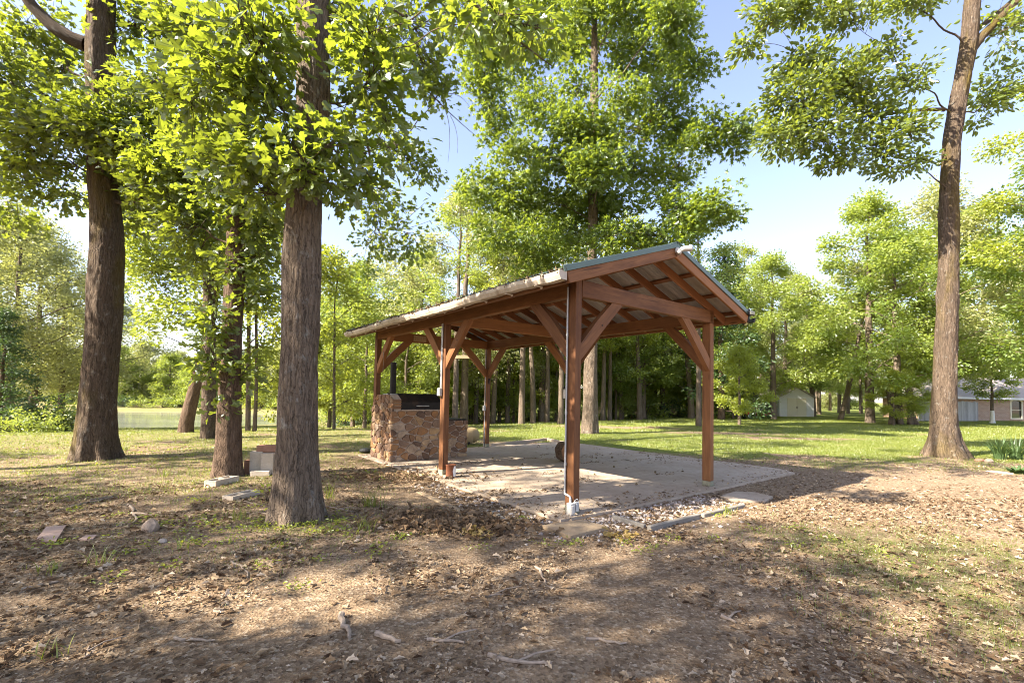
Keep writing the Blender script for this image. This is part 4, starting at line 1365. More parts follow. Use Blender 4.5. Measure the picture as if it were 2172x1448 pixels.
strip((1376, 1121), (1484, 1094), 0.055, 0.075, 'edging', 'long grey edging strip at the gravel, nearest the camera')
strip((1490, 1092), (1578, 1071), 0.05, 0.06, 'edging', 'grey edging strip half buried at the end of the gravel, by grass tufts')
strip((1300, 1094), (1368, 1115), 0.05, 0.06, 'edging', 'short edging strip crossing the gravel beside the square pad')
strip((1046, 1085), (1082, 1112), 0.06, 0.06, 'edging', 'grey edging strip among leaves left of the front post')
strip((888, 1040), (985, 1083), 0.08, 0.03, 'pad', 'pale edging board running between leaves toward the grill side')
strip((1040, 945), (1160, 932), 0.10, 0.10, 'old_wood', 'old wooden edging board at the far edge of the slab')
strip((1160, 932), (1196, 940), 0.10, 0.10, 'old_wood', 'short wooden edging board meeting the long one at the slab corner')

# ------------------------------------------------------------------ stone grill
grill = empty('stone_grill', loc(0, 0), YAW)
tag(grill, 'fieldstone barbecue grill with a black steel lid and stove pipe', 'grill')


def clip(poly, n, d):
    """keep the part of a polygon with n.x <= d"""
    out = []
    m = len(poly)
    for i in range(m):
        a, b = poly[i], poly[(i + 1) % m]
        da, db = a @ n - d, b @ n - d
        if da <= 0: out.append(a)
        if (da < 0) != (db < 0) and da != db:
            out.append(a + (b - a) * da / (da - db))
    return out


def stones(mb, poly, org, ex, ey, nrm, size, rs, gap=0.009, thick=0.028):
    poly = [np.array(p, float) for p in poly]
    P = np.array(poly)
    lo, hi = P.min(0), P.max(0)
    S = []
    yy = lo[1] + size * 0.4
    row = 0
    while yy < hi[1] + size * 0.3:
        xx = lo[0] + rs.uniform(0, 1) * size
        while xx < hi[0] + size * 0.5:
            S.append((xx + rs.normal() * size * 0.16, yy + rs.normal() * size * 0.20))
            xx += size * rs.choice([0.75, 1.1, 1.5, 2.0])
        yy += size * rs.uniform(0.68, 1.0)
    S = np.array(S)
    w = rs.uniform(-0.010, 0.016, len(S)) * size / 0.15
    sc = np.array([1.0, 1.25])
    for i in range(len(S)):
        c = [p.copy() for p in poly]
        for j in range(len(S)):
            if i == j: continue
            dlt = (S[j] - S[i]) * sc
            L = np.linalg.norm(dlt)
            if L > size * 5: continue
            nn = dlt / L * sc
            mid = (S[i] + S[j]) / 2
            ln = np.linalg.norm(nn)
            nn = nn / ln
            c = clip(c, nn, mid @ nn - gap + (w[i] - w[j]))
            if len(c) < 3: break
        if len(c) < 3: continue
        c = np.array(c)
        ar = 0.5 * abs(np.sum(c[:, 0] * np.roll(c[:, 1], -1) - c[:, 1] * np.roll(c[:, 0], -1)))
        if ar < 0.0012: continue
        # cut the corners a little so the stones look worn
        q = []
        for k in range(len(c)):
            a, b, d = c[k - 1], c[k], c[(k + 1) % len(c)]
            f = rs.uniform(0.14, 0.28)
            q.append(b + (a - b) * f); q.append(b + (d - b) * f)
        q = np.array(q)
        cen = q.mean(0)
        n = len(q)
        t = thick * rs.uniform(0.7, 1.3)
        rings = [(1.0, -0.02), (0.995, t * 0.55), (0.93, t * 0.95), (0.6, t * 1.08)]
        V = np.concatenate([(org + ((cen + (q - cen) * s))[:, :1] * ex + ((cen + (q - cen) * s))[:, 1:] * ey + nrm * z + nrm * rs.normal(size=(n, 1)) * 0.0025) for s, z in rings])
        Fc = []
        for r_ in range(len(rings) - 1):
            for k in range(n):
                Fc.append([r_ * n + k, r_ * n + (k + 1) % n, (r_ + 1) * n + (k + 1) % n, (r_ + 1) * n + k])
        Fc.append(list(range((len(rings) - 1) * n, len(rings) * n)))
        mb.add(V, Fc, 1, rs.rand(), V + rs.rand(3) * 9)


GU, GV0, GV1, GV2 = 5.49, -0.17, 1.22, 1.75
rs = np.random.RandomState(91)
ex, ey, ez = np.array([1.0, 0, 0]), np.array([0, 1.0, 0]), np.array([0, 0, 1.0])
sidep = [(GU, 0), (GU, 1.355), (5.70, 1.455), (6.34, 1.455), (6.58, 1.31), (6.70, 1.15), (6.70, 0)]
m = MB()
m.prism([(max(a, GU + 0.03), b) for a, b in sidep], GV0 + 0.03, 0.05, 'yz', 0)
stones(m, sidep, np.array([GV0 + 0.03, 0, 0]), ey, ez, -ex, 0.15, rs)
for z0_, z1_ in ((1.15, 1.20), (1.215, 1.265), (1.28, 1.325), (1.335, 1.36)):
    m.box((GV0 + 0.115, GU + 0.03, (z0_ + z1_) / 2), (0.205, 0.07, z1_ - z0_), bev=0.008, mat=1)
m.obj('side_wall', [MAT['mortar'], MAT['stone']], grill)
m = MB()
m.prism([(0.052, GU + 0.03), (GV1, GU + 0.03), (GV1, 6.55), (0.052, 6.55)], -0.02, 1.13)
stones(m, [(GV0 + 0.0, 0), (GV1, 0), (GV1, 1.10), (GV0, 1.10)], np.array([0, GU + 0.03, 0]), ex, ez, -ey, 0.155, rs)
m.box((0.5 * (GV1 + 0.05), GU + 0.025, 1.118), (GV1 - 0.05, 0.07, 0.03), bev=0.008, mat=0)
m.obj('front_wall', [MAT['mortar'], MAT['stone']], grill)
m = MB()
m.prism([(GV1 + 0.002, GU + 0.03), (GV2 - 0.03, GU + 0.03), (GV2 - 0.03, 6.5), (GV1 + 0.002, 6.5)], -0.02, 0.865)
stones(m, [(GV1 + 0.01, 0), (GV2, 0), (GV2, 0.87), (GV1 + 0.01, 0.87)], np.array([0, GU + 0.03, 0]), ex, ez, -ey, 0.15, rs)
stones(m, [(GU, 0), (6.5, 0), (6.5, 0.87), (GU, 0.87)], np.array([GV2 - 0.03, 0, 0]), ey, ez, ex, 0.15, rs)
m.obj('side_counter', [MAT['mortar'], MAT['stone']], grill)
m = MB(); m.box((GV1 + 0.27, 6.0, 0.885), (0.50, 0.95, 0.03), bev=0.005); m.obj('counter_grate', MAT['black_metal'], grill)
lidp = [(5.53, 1.135), (5.515, 1.30), (5.76, 1.485), (6.33, 1.485), (6.54, 1.30), (6.52, 1.135)]
m = MB()
m.prism(lidp, 0.075, 1.02, 'yz')
lid = m.obj('lid', MAT['black_metal'], grill)
m = MB()
m.prism([(a + (6.03 - a) * -0.012, b + (b - 1.3) * 0.02) for a, b in lidp], 0.058, 0.078, 'yz'); m.prism([(a + (6.03 - a) * -0.012, b + (b - 1.3) * 0.02) for a, b in lidp], 1.017, 1.037, 'yz')
m.box((0.55, 5.515, 1.142), (1.0, 0.03, 0.02), bev=0.004)
m.obj('lid_rim', MAT['black_metal'], lid)
m = MB()
m.tube([(0.42, 5.52, 1.215), (0.42, 5.475, 1.215), (0.50, 5.465, 1.215), (0.62, 5.465, 1.215), (0.70, 5.475, 1.215), (0.70, 5.52, 1.215)], 0.011, 8)
m.obj('handle', MAT['galv'], lid)
m = MB()
m.lathe([(0.0, 1.46), (0.11, 1.46), (0.11, 1.475), (0.068, 1.478), (0.066, 2.19), (0.058, 2.19), (0.058, 2.0), (0, 2.0)], 24, (0.01, 5.90, 0))
m.obj('stove_pipe', MAT['black_metal'], grill, smooth=False)
m = MB(); m.box((0.0, 6.0, 1.465), (0.16, 0.5, 0.015), bev=0.004); m.obj('pipe_plate', MAT['boxgrey'], grill)

# ------------------------------------------------------------------ small things on and round the slab
p = gp(956, 1011)
m = MB(); m.lathe([(0.0, 0.004), (0.088, 0.004), (0.094, 0.0), (0.094, 0.008), (0.089, 0.014), (0.089, 0.205), (0.095, 0.212), (0.095, 0.222), (0.086, 0.224), (0.084, 0.205), (0.084, 0.02), (0, 0.02)], 28)
lb_ = MB()
A = np.linspace(-1.35, -0.35, 9)
V = []
for z, w in ((0.018, 0.6), (0.06, 0.9), (0.11, 1.0), (0.16, 0.8), (0.20, 0.55)):
    for a in A:
        aa = -0.85 + (a + 0.85) * w * (1 + 0.25 * math.sin(z * 60))
        V.append((0.0905 * math.cos(aa), 0.0905 * math.sin(aa), z))
lb_.add(np.array(V), np.array([[r * 9 + i, r * 9 + i + 1, (r + 1) * 9 + i + 1, (r + 1) * 9 + i] for r in range(4) for i in range(8)]))
thing_mb('paint_can', [('can', m, 'rust', True), ('paint_drips', lb_, 'whitepaint', True)], (p[0], p[1], 0.001), 0.35, 'rusty open paint can with white paint drips beside a post foot', 'paint can')
# log round behind the front post
p = gp(1202, 980)
m = MB()
A = np.linspace(0, 2 * math.pi, 33)[:-1]
rr_ = 0.225 * (1 + 0.05 * np.sin(3 * A + 1) + 0.03 * np.sin(7 * A))
V = np.concatenate([np.c_[rr_ * s * np.cos(A), np.full(32, y), rr_ * s * np.sin(A)] for y, s in ((-0.19, 0.94), (-0.17, 1.0), (0.0, 1.03), (0.17, 1.0), (0.19, 0.94))])
Q = np.array([[r * 32 + i, r * 32 + (i + 1) % 32, (r + 1) * 32 + (i + 1) % 32, (r + 1) * 32 + i] for r in range(4) for i in range(32)])
m.add(V, Q, 0, 0.5, np.c_[V[:, 0], V[:, 2], V[:, 1]])
e1 = MB(); e1.add(np.c_[rr_ * 0.94 * np.cos(A), np.full(32, -0.191), rr_ * 0.94 * np.sin(A)], np.array([list(range(32))])); e1.add(np.c_[rr_ * 0.94 * np.cos(A), np.full(32, 0.191), rr_ * 0.94 * np.sin(A)], np.array([list(range(32))[::-1]]))
thing_mb('log_round', [('bark', m, 'bark_red', True), ('cut_face', e1, 'logend', False)], (p[0], p[1] + 0.1, 0.225), 0.35, 'brown log round lying on its side on the slab behind the front post', 'log')
# tank behind the grill
p = at(992, 943, 14.2)
m = MB(); pr_ = [(0.0, -0.62)] + [(0.24 * math.sin(t), -0.38 - 0.24 * math.cos(t)) for t in np.linspace(0.2, math.pi / 2, 8)] + [(0.24, 0.38)] + [(0.24 * math.sin(t), 0.38 - 0.24 * math.cos(t)) for t in np.linspace(math.pi / 2, 2.94, 8)] + [(0, 0.62)]
m.lathe(pr_, 28, axis=0)
ft = MB()
for s_ in (-0.3, 0.3): ft.box((s_, 0, -0.24), (0.06, 0.3, 0.10), bev=0.008)
thing_mb('storage_tank', [('tank_body', m, 'olive', True), ('foot', ft, 'black', False)], (p[0] - 0.28, p[1] + 0.1, 0.255), 0.2, 'tan round ended tank lying behind the stone grill', 'tank')
m = MB(); m.lathe([(0, 0.0), (0.14, 0.02), (0.17, 0.06), (0.12, 0.11), (0.0, 0.13)], 14)
q = gp(776, 957); o = m.obj('rubber_cap', MAT['black']); o.location = (q[0], q[1], gz(q[0], q[1])); tag(o, 'small black lump on the ground at the far foot of the grill', 'rubber cap')

# concrete blocks
def block(mat='block', Ln=0.5, Wd=0.21, Hh=0.10, t=0.036):
    m = MB()
    for s in (-1, 1):
        m.box((0, s * (Wd / 2 - t / 2), Hh / 2), (Ln, t, Hh), bev=0.006)
    for x, w in ((-Ln / 2 + t / 2, t), (0, t * 1.2), (Ln / 2 - t / 2, t)):
        m.box((x, 0, Hh / 2 - 0.002), (w - 0.003, Wd - 2 * t, Hh - 0.006))
    return m


def block_thing(p, q, mat, label, Ln, Wd, Hh, z=None, lift=0.0):
    a, b = gp(*p), gp(*q)
    d = b - a
    c = (a + b) / 2
    nrm = np.array([-d[1], d[0], 0]) / np.linalg.norm(d[:2])
    if nrm[1] < 0: nrm = -nrm
    c = c + nrm * Wd / 2
    o = block(mat, Ln, Wd, Hh).obj('concrete_block', MAT[mat])
    o.location = (c[0], c[1], (gz(c[0], c[1]) - 0.012 if z is None else z))
    o.rotation_euler = (0, lift, math.atan2(d[1], d[0]))
    tag(o, label, 'concrete block')
    return o, c


block_thing((444, 1038), (519, 1019), 'block', 'two hole concrete block lying flat at the foot of the slim oak', 0.50, 0.20, 0.11)
block_thing((487, 1063), (559, 1045), 'block', 'two hole concrete block lying half sunk nearer the big trunk', 0.47, 0.19, 0.07)
pc = gp(558, 1003)
zb = gz(pc[0], pc[1])
for (dx, dy, z, ry, rz, mat, lab, dims) in [
        (-0.12, 0.05, 0.0, -1.5708, 0.25, 'block', 'concrete block standing on end in the small pile between two oak trunks', (0.40, 0.2, 0.2)),
        (0.10, 0.02, 0.0, -1.5708, 0.25, 'block', 'upright concrete block touching the nearest trunk in the small pile', (0.38, 0.2, 0.2)),
        (0.05, 0.10, 0.385, 0, 0.25, 'tilebrick', 'red clay block lying on top of the block pile', (0.40, 0.18, 0.12)),
        (-0.27, 0.02, 0.0, -1.5708, 0.1, 'tilebrick', 'short red clay block standing at the outer side of the block pile', (0.24, 0.10, 0.12)),
        (0.08, -0.22, 0.0, 0, 0.3, 'block', 'low concrete block in front of the block pile', (0.30, 0.15, 0.09))]:
    o = block(mat, *dims).obj('concrete_block', MAT[mat])
    o.location = (pc[0] + dx, pc[1] + dy, zb + z + (dims[0] / 2 if ry else 0))
    if ry: o.location.x += dims[2] / 2 * 0.9
    o.rotation_euler = (0, ry, rz)
    tag(o, lab, 'concrete block')


def rock_mesh(rs, s, sub=2):
    bm = bmesh.new()
    bmesh.ops.create_icosphere(bm, subdivisions=sub, radius=1.0)
    V = np.array([v.co[:] for v in bm.verts]); Fc = np.array([[v.index for v in f.verts] for f in bm.faces]); bm.free()
    k = 1 + 0.45 * (fbm(V * 1.3 + rs.rand(3) * 30, 2, 3)[:, None] - 0.5) * 2 * 0.6
    return V * k * np.asarray(s), Fc


def rock(px, py, s, mat, label, name='rock', cat='rock', z=0.0):
    p = gp(px, py)
    V, Fc = rock_mesh(rs0, s)
    m = MB(); m.add(V, Fc)
    o = m.obj(name, MAT[mat], smooth=False)
    o.location = (p[0], p[1], gz(p[0], p[1]) + s[2] * 0.35 + z)
    o.rotation_euler = (0, 0, rs0.rand() * 6)
    tag(o, label, cat)


rock(318, 1130, (0.07, 0.10, 0.09), 'rock', 'knobbly tan rock in the dirt before the oaks')
rock(345, 1154, (0.05, 0.035, 0.025), 'pebble', 'small pale stone just in front of the knobbly rock')
rock(2078, 977, (0.12, 0.08, 0.06), 'tilebrick', 'reddish edging stone nearest the big lawn oak, by the yucca', 'edging_stone', 'edging stone')
rock(2098, 979, (0.14, 0.09, 0.07), 'rock', 'tan edging stone under the yucca blades', 'edging_stone', 'edging stone')
rock(2120, 1003, (0.22, 0.10, 0.04), 'flag', 'flat pinkish stone on the bare patch below the yucca', 'edging_stone', 'edging stone')

# gravel round the near corner of the slab
bm = bmesh.new(); bmesh.ops.create_icosphere(bm, subdivisions=1, radius=1.0)
IV = np.array([v.co[:] for v in bm.verts]); IF = np.array([[v.index for v in f.verts] for f in bm.faces]); bm.free()
gm = MB()
rs = np.random.RandomState(77)
cnt = 0
while cnt < 1500:
    if rs.rand() < 0.72:
        u, v = -0.2 - abs(rs.normal()) * 0.42, rs.uniform(-0.5, 2.6)
    else:
        u, v = rs.uniform(-0.7, 3.0), -0.36 - abs(rs.normal()) * 0.28
    if u > -0.17 and v > -0.32: continue
    P = loc(u, v)
    z = gz(P[0], P[1])
    s = 0.009 + 0.019 * rs.rand() ** 2
    sc = s * np.array([1, 0.75 + 0.3 * rs.rand(), 0.55 + 0.25 * rs.rand()])
    V = (IV * (1 + 0.18 * rs.normal(size=(len(IV), 1)))) * sc
    V = V @ rotz(rs.rand() * 6.28).T
    gm.add(V + np.array([P[0], P[1], z + s * 0.3]), IF, 0, rs.rand())
    cnt += 1
tag(gm.obj('gravel', MAT['pebble']), 'pale pebbles along the near edges of the slab', 'gravel', kind='stuff')

# sweetgum balls on the slab
bv, bf = rock_mesh(rs0, (0.02, 0.02, 0.02), 1)
bm_ = MB(); bm_.add(bv, bf)
ball_me = bm_.mesh('seed_ball', MAT['debris'])
for k, (x, y) in enumerate([(1265, 972), (1298, 971), (1302, 991), (1261, 1007), (1366, 957), (1375, 968), (1350, 1028), (1045, 972), (1108, 985), (1190, 1000), (1390, 1002)]):
    p = gp(x, y)
    o = bpy.data.objects.new('seed_ball', ball_me); COL.objects.link(o)
    o.location = (p[0], p[1], 0.017); o.scale = [1 + 0.4 * rs0.rand()] * 3; o.rotation_euler = tuple(rs0.rand(3) * 6)
    tag(o, 'dark spiky seed ball lying on the concrete slab', 'seed ball', 'seed balls dropped on the slab')

# dried sprigs
for px_, py_, lab in ((1314, 1136, 'yellow dried sprig on the gravel beside the square pad'), (1016, 1133, 'yellow dried sprig on the brown leaf drift')):
    p = gp(px_, py_)
    m = MB()
    k = 34
    a = rs0.rand(k) * 6.28
    r_ = 0.11 * rs0.rand(k) ** 0.6
    P = np.c_[np.cos(a) * r_ * 1.4, np.sin(a) * r_, 0.015 + 0.05 * rs0.rand(k)]
    T = np.c_[np.cos(a + rs0.normal(size=k)), np.sin(a + rs0.normal(size=k)), rs0.normal(size=k) * 0.35]
    add_leaves(m, P, T, rs0.normal(size=(k, 3)) + [0, 0, 1], 0.055 + 0.05 * rs0.rand(k), 'crisp', rs0)
    o = m.obj('dried_sprig', MAT['deadfern']); o.location = (p[0], p[1], gz(p[0], p[1])); tag(o, lab, 'dried sprig')

# fallen sticks
st = [((690, 1078, 745, 1092), 0.012), ((500, 1062, 562, 1072), 0.010), ((276, 1070, 282, 1112), 0.018), ((475, 1190, 530, 1228), 0.011), ((620, 1085, 575, 1112), 0.02), ((370, 1360, 460, 1366), 0.010), ((180, 1400, 188, 1375), 0.008),
      ((720, 1310, 745, 1350), 0.022), ((905, 1357, 985, 1362), 0.012), ((800, 1345, 850, 1362), 0.020), ((1040, 1395, 1170, 1412), 0.014), ((1130, 1200, 1175, 1245), 0.012), ((1000, 1268, 1090, 1262), 0.008), ((1245, 1355, 1330, 1362), 0.010),
      ((150, 1075, 235, 1058), 0.014), ((190, 1062, 250, 1050), 0.012), ((1530, 1300, 1560, 1312), 0.014), ((40, 1262, 130, 1240), 0.016), ((600, 1100, 540, 1092), 0.012)]
for k, ((x0, y0, x1, y1), r_) in enumerate(st):
    a, b = gp(x0, y0), gp(x1, y1)
    c = (a + b) / 2
    c[2] = gz(c[0], c[1])
    a[2], b[2] = gz(a[0], a[1]), gz(b[0], b[1])
    m = MB()
    Lk = np.linalg.norm(b - a)
    pts = np.array([a + (b - a) * t for t in np.linspace(0, 1, 7)]) + rs0.normal(size=(7, 3)) * [0.03 * Lk, 0.03 * Lk, 0] + [0, 0, r_ * 0.7]
    m.tube(pts - c, np.linspace(r_, r_ * 0.5, 7), 7)
    if k % 2 == 0:
        m.tube(np.array([pts[3], pts[3] + (b - a) * 0.15 + np.array([0.05, 0.06, 0.02]), pts[3] + (b - a) * 0.28 + np.array([0.12, 0.13, 0.01])]) - c, np.linspace(r_ * 0.6, r_ * 0.3, 3), 6)
    o = m.obj('fallen_stick', MAT['stick']); o.location = tuple(c)
    tag(o, 'bare dead stick lying on the leaf littered ground', 'stick', 'fallen sticks on the ground')

# ================================================================== buildings at the back of the lawn
c0 = gp(1996, 891); c1 = gp(2168, 893)
dh = (c1 - c0)[:2]; ah = math.atan2(dh[1], dh[0])
house = empty('brick_house', (c0[0], c0[1], gz(c0[0], c0[1])), ah)
tag(house, 'low tan brick house with a hipped grey roof and an arched window', 'house')


def along(px, py):
    """distance along the house front seen at a pixel, and the height there"""
    d = ray(px, py)
    e = np.array([math.cos(ah), math.sin(ah)]); nrm = np.array([-e[1], e[0]])
    t = ((c0[:2]) @ nrm) / (d[:2] @ nrm)
    P = np.array([0, 0, CH]) + d * t
    return float((P[:2] - c0[:2]) @ e), float(P[2])


HLN, HD_, HE = 19.0, 5.6, along(2100, 843)[1]
wx0, wx1 = along(2144, 870)[0], along(2167, 870)[0]
wz0, wz1 = along(2150, 886)[1], along(2150, 848)[1]
bx0 = along(2063, 870)[0]
m = MB()
wi0, wi1, wj0, wj1 = wx0 + 0.02, wx1 - 0.02, wz0, wz1 - 0.05
bv_ = lambda a, b, z0, z1: m.add([(a, 0, z0), (b, 0, z0), (b, 0, z1), (a, 0, z1)], [[0, 1, 2, 3]], 0, 0.5, [(a, z0, 0), (b, z0, 0), (b, z1, 0), (a, z1, 0)])
for a, b, z0, z1 in ((0, wi0, -0.2, HE), (wi1, HLN, -0.2, HE), (wi0, wi1, -0.2, wj0), (wi0, wi1, wj1, HE)):
    bv_(a, b, z0, z1)
for a in (wi0, wi1):
    m.add([(a, 0, wj0), (a, 0.12, wj0), (a, 0.12, wj1), (a, 0, wj1)], [[0, 1, 2, 3]])
m.add([(0, 0, -0.2), (0, HD_, -0.2), (0, HD_, HE), (0, 0, HE)], [[0, 1, 2, 3]], 0, 0.5, [(0, -0.2, 0), (HD_, -0.2, 0), (HD_, HE, 0), (0, HE, 0)])
m.add([(HLN, 0, -0.2), (HLN, HD_, -0.2), (HLN, HD_, HE), (HLN, 0, HE)], [[0, 1, 2, 3]], 0, 0.5, [(0, -0.2, 0), (HD_, -0.2, 0), (HD_, HE, 0), (0, HE, 0)])
m.add([(0, HD_, -0.2), (HLN, HD_, -0.2), (HLN, HD_, HE), (0, HD_, HE)], [[0, 1, 2, 3]])
m.obj('wall', MAT['brick'], house)
m = MB()
for k in range(8):
    m.box((bx0 + 0.12, -0.012, 0.12 + k * 0.28), (0.26, 0.03, 0.14), bev=0.004)
m.obj('quoins', MAT['brick'], house)
m = MB()
rz = HE + 1.9
ov = 0.45
V = [(-ov, -ov, HE), (HLN + ov, -ov, HE), (HLN + ov, HD_ + ov, HE), (-ov, HD_ + ov, HE), (3.2, HD_ / 2, rz), (HLN - 3.2, HD_ / 2, rz)]
m.add(V, [[0, 1, 5, 4], [1, 2, 5], [2, 3, 4, 5], [3, 0, 4]])
m.add(np.array(V)[:4] - [0, 0, 0.03], [[3, 2, 1, 0]])
# a small front gable
V = [(bx0 + 0.8, -ov - 0.02, HE + 0.02), (bx0 + 4.4, -ov - 0.02, HE + 0.02), (bx0 + 2.6, -ov - 0.02, HE + 1.0), (bx0 + 2.6, 1.5, HE + 1.0)]
m.add(V, [[0, 1, 2], [0, 2, 3], [1, 3, 2]])
rf = m.obj('roof', MAT['shingle'], house)
m = MB()
m.box((HLN / 2, -ov - 0.015, HE - 0.07), (HLN + 2 * ov, 0.03, 0.17), bev=0.004)
m.box((-ov - 0.015, HD_ / 2, HE - 0.07), (0.03, HD_ + 2 * ov, 0.17), bev=0.004)
m.obj('eave_board', MAT['trimwhite'], rf)
m = MB()
m.box((HLN / 2, -0.21, HE - 0.10), (HLN, 0.4, 0.02))
m.obj('soffit', MAT['trim'], rf)
m = MB()
n = 9
wc = (wx0 + wx1) / 2; hw = (wx1 - wx0) / 2
arch = [(wc - hw * math.cos(t), wz1 - 0.14 + 0.16 * math.sin(t)) for t in np.linspace(0, math.pi, n)]
outer = [(wx0 - 0.08, wz0 - 0.1)] + [(wc - (hw + 0.1) * math.cos(t), wz1 - 0.14 + 0.26 * math.sin(t)) for t in np.linspace(0, math.pi, n)] + [(wx1 + 0.08, wz0 - 0.1)]
inner = [(wx0 + 0.05, wz0)] + [(wc - (hw - 0.05) * math.cos(t), wz1 - 0.16 + 0.12 * math.sin(t)) for t in np.linspace(0, math.pi, n)] + [(wx1 - 0.05, wz0)]
N_ = len(outer)
V = [(a, y, b) for y in (-0.04, 0.02) for pl in (outer, inner) for a, b in pl]
Fc = []
for i in range(N_):
    j_ = (i + 1) % N_
    Fc += [[i, j_, N_ + j_, N_ + i], [i, 2 * N_ + i, 2 * N_ + j_, j_], [N_ + i, N_ + j_, 3 * N_ + j_, 3 * N_ + i]]
m.add(V, Fc)
wn = m.obj('window', MAT['trim'], house)
m = MB(); m.add([(a, 0.05, b) for a, b in inner], [list(range(N_))]); m.obj('pane', MAT['glass'], wn)
m = MB(); m.box((wc, 0.02, (wz0 + wz1) / 2 - 0.1), (2 * hw - 0.1, 0.03, 0.05)); m.obj('sash_bar', MAT['trim'], wn)

# grey board fence before the house
f0, f1 = gp(1938, 893), gp(2062, 893)
d = (f1 - f0)[:2]; Lf = float(np.linalg.norm(d)); af = math.atan2(d[1], d[0])
fe = empty('board_fence', (f0[0], f0[1] - 0.5, gz(f0[0], f0[1])), af)
tag(fe, 'weathered grey board fence standing against the end of the brick house', 'fence')
m = MB()
x = 0.0
while x < Lf:
    h = 1.60 + rs0.uniform(-0.05, 0.05)
    m.beam((x + 0.07, 0, 0.02), (x + 0.07, 0, h), 0.135, 0.02, up=(0, 1, 0), bev=0.003)
    x += 0.145
m.obj('boards', MAT['grey_wood'], fe)
m = MB()
for z in (0.4, 1.3): m.box((Lf / 2, 0.035, z), (Lf, 0.04, 0.09), bev=0.004)
m.obj('rails', MAT['grey_wood'], fe)
for k in range(3):
    m = MB(); m.box((0.1 + k * (Lf - 0.2) / 2, 0.09, 0.82), (0.09, 0.09, 1.64), bev=0.004); m.obj('fence_post', MAT['grey_wood'], fe)

# white shed
s0, s1 = gp(1653, 883), gp(1726, 884)
d = (s1 - s0)[:2]; Ls = float(np.linalg.norm(d)); a_s = math.atan2(d[1], d[0])
sh = empty('garden_shed', (s0[0], s0[1], gz(s0[0], s0[1])), a_s)
tag(sh, 'white clad garden shed with double doors under leafy branches', 'shed')
SE, SP = 1.78, 2.62
m = MB()
m.prism([(0.0, -0.05), (Ls, -0.05), (Ls, SE), (Ls / 2, SP), (0.0, SE)], 0.0, 3.6, 'xz')
k = 0
z = 0.02
while z < SP - 0.12:
    f_ = 0 if z < SE else (z - SE) / (SP - SE)
    m.box((Ls / 2, -0.012, z + 0.055), (Ls * (1 - f_) - 0.04, 0.024, 0.108), euler(0.10, 0, 0))
    z += 0.118
m.obj('siding', MAT['shedwhite'], sh)
m = MB()
for s_ in (-1, 1):
    m.beam((Ls / 2 + s_ * 0.0, 1.75, SP + 0.05), (Ls / 2 + s_ * (Ls / 2 + 0.15), 1.75, SE - 0.03), 4.0, 0.05, up=(0, 0, 1), bev=0.004)
m.obj('roof', MAT['shingle'], sh)
for c_ in (0.36, 0.64):
    m = MB(); m.box((Ls * c_ + 0.0, -0.045, 0.86), (Ls * 0.275, 0.03, 1.66), bev=0.006)
    dr = m.obj('door', MAT['trim'], sh)
    m = MB(); m.box((Ls * (0.48 if c_ < 0.5 else 0.52), -0.07, 0.85), (0.03, 0.03, 0.14), bev=0.004); m.obj('handle', MAT['black'], dr)
m = MB()
for x in (0.05, Ls - 0.05): m.box((x, -0.036, SE / 2), (0.10, 0.03, SE), bev=0.004)
m.obj('corner_board', MAT['trimwhite'], sh)

# open lean-to left of it, red trailer and red mower
k0 = gp(1604, 882); k1 = gp(1637, 882)
d = (k1 - k0)[:2]; Lk = float(np.linalg.norm(d))
kn = empty('lean_to', (k0[0], k0[1] + 0.4, gz(k0[0], k0[1])), math.atan2(d[1], d[0]))
tag(kn, 'small open lean to with a dark shingled roof and white posts beside the shed', 'lean-to')
m = MB(); m.prism([(-0.35, 1.28), (-0.35, 1.22), (1.5, 1.92), (1.5, 2.0)], -0.2, Lk + 0.15, 'yz'); m.obj('roof', MAT['shingle_dark'], kn)
for x in (0.03, Lk / 2, Lk - 0.03):
    m = MB(); m.box((x, -0.15, 0.62), (0.07, 0.07, 1.26), bev=0.004); m.obj('post', MAT['trimwhite'], kn)
m = MB(); m.box((Lk / 2, 1.3, 0.85), (Lk, 0.05, 1.7)); m.box((0.0, 0.6, 0.85), (0.04, 1.4, 1.7)); m.obj('back_wall', MAT['black'], kn)
m = MB(); m.box((0, 0, 0.26), (0.95, 0.5, 0.05), bev=0.01)
for s_ in (-1, 1): m.box((0, s_ * 0.24, 0.34), (0.95, 0.03, 0.14), bev=0.006)
for s_ in (-1, 1): m.box((s_ * 0.46, 0, 0.34), (0.03, 0.45, 0.14), bev=0.006)
w = MB()
for sx in (-0.3, 0.3):
    for sy in (-0.29, 0.29): w.lathe([(0, -0.03), (0.12, -0.03), (0.13, 0.0), (0.12, 0.03), (0, 0.03)], 14, (sx, sy, 0.13), axis=1)
q = gp(1618, 886)
thing_mb('garden_wagon', [('tray', m, 'redpaint', False), ('wheels', w, 'black', False)], (q[0], q[1], gz(q[0], q[1])), 0.35, 'low red garden wagon in front of the lean to', 'wagon')
m = MB(); m.lathe([(0, -0.25), (0.16, -0.25), (0.24, -0.1), (0.24, 0.15), (0.18, 0.25), (0, 0.25)], 16, (0, 0, 0.48), axis=1); m.box((0, 0.3, 0.62), (0.3, 0.3, 0.25), bev=0.04)
w = MB()
for sx in (-0.24, 0.24):
    w.lathe([(0, -0.04), (0.17, -0.04), (0.19, 0.0), (0.17, 0.04), (0, 0.04)], 16, (sx, -0.05, 0.18), axis=0)
g = MB(); g.box((0, -0.29, 0.22), (0.2, 0.06, 0.2), bev=0.02)
q = gp(1583, 888)
thing_mb('riding_mower', [('body', m, 'redpaint', True), ('wheels', w, 'black', False), ('grille', g, 'trimwhite', False)], (q[0], q[1], gz(q[0], q[1])), 0.3, 'small red riding mower half behind a double trunk', 'mower')

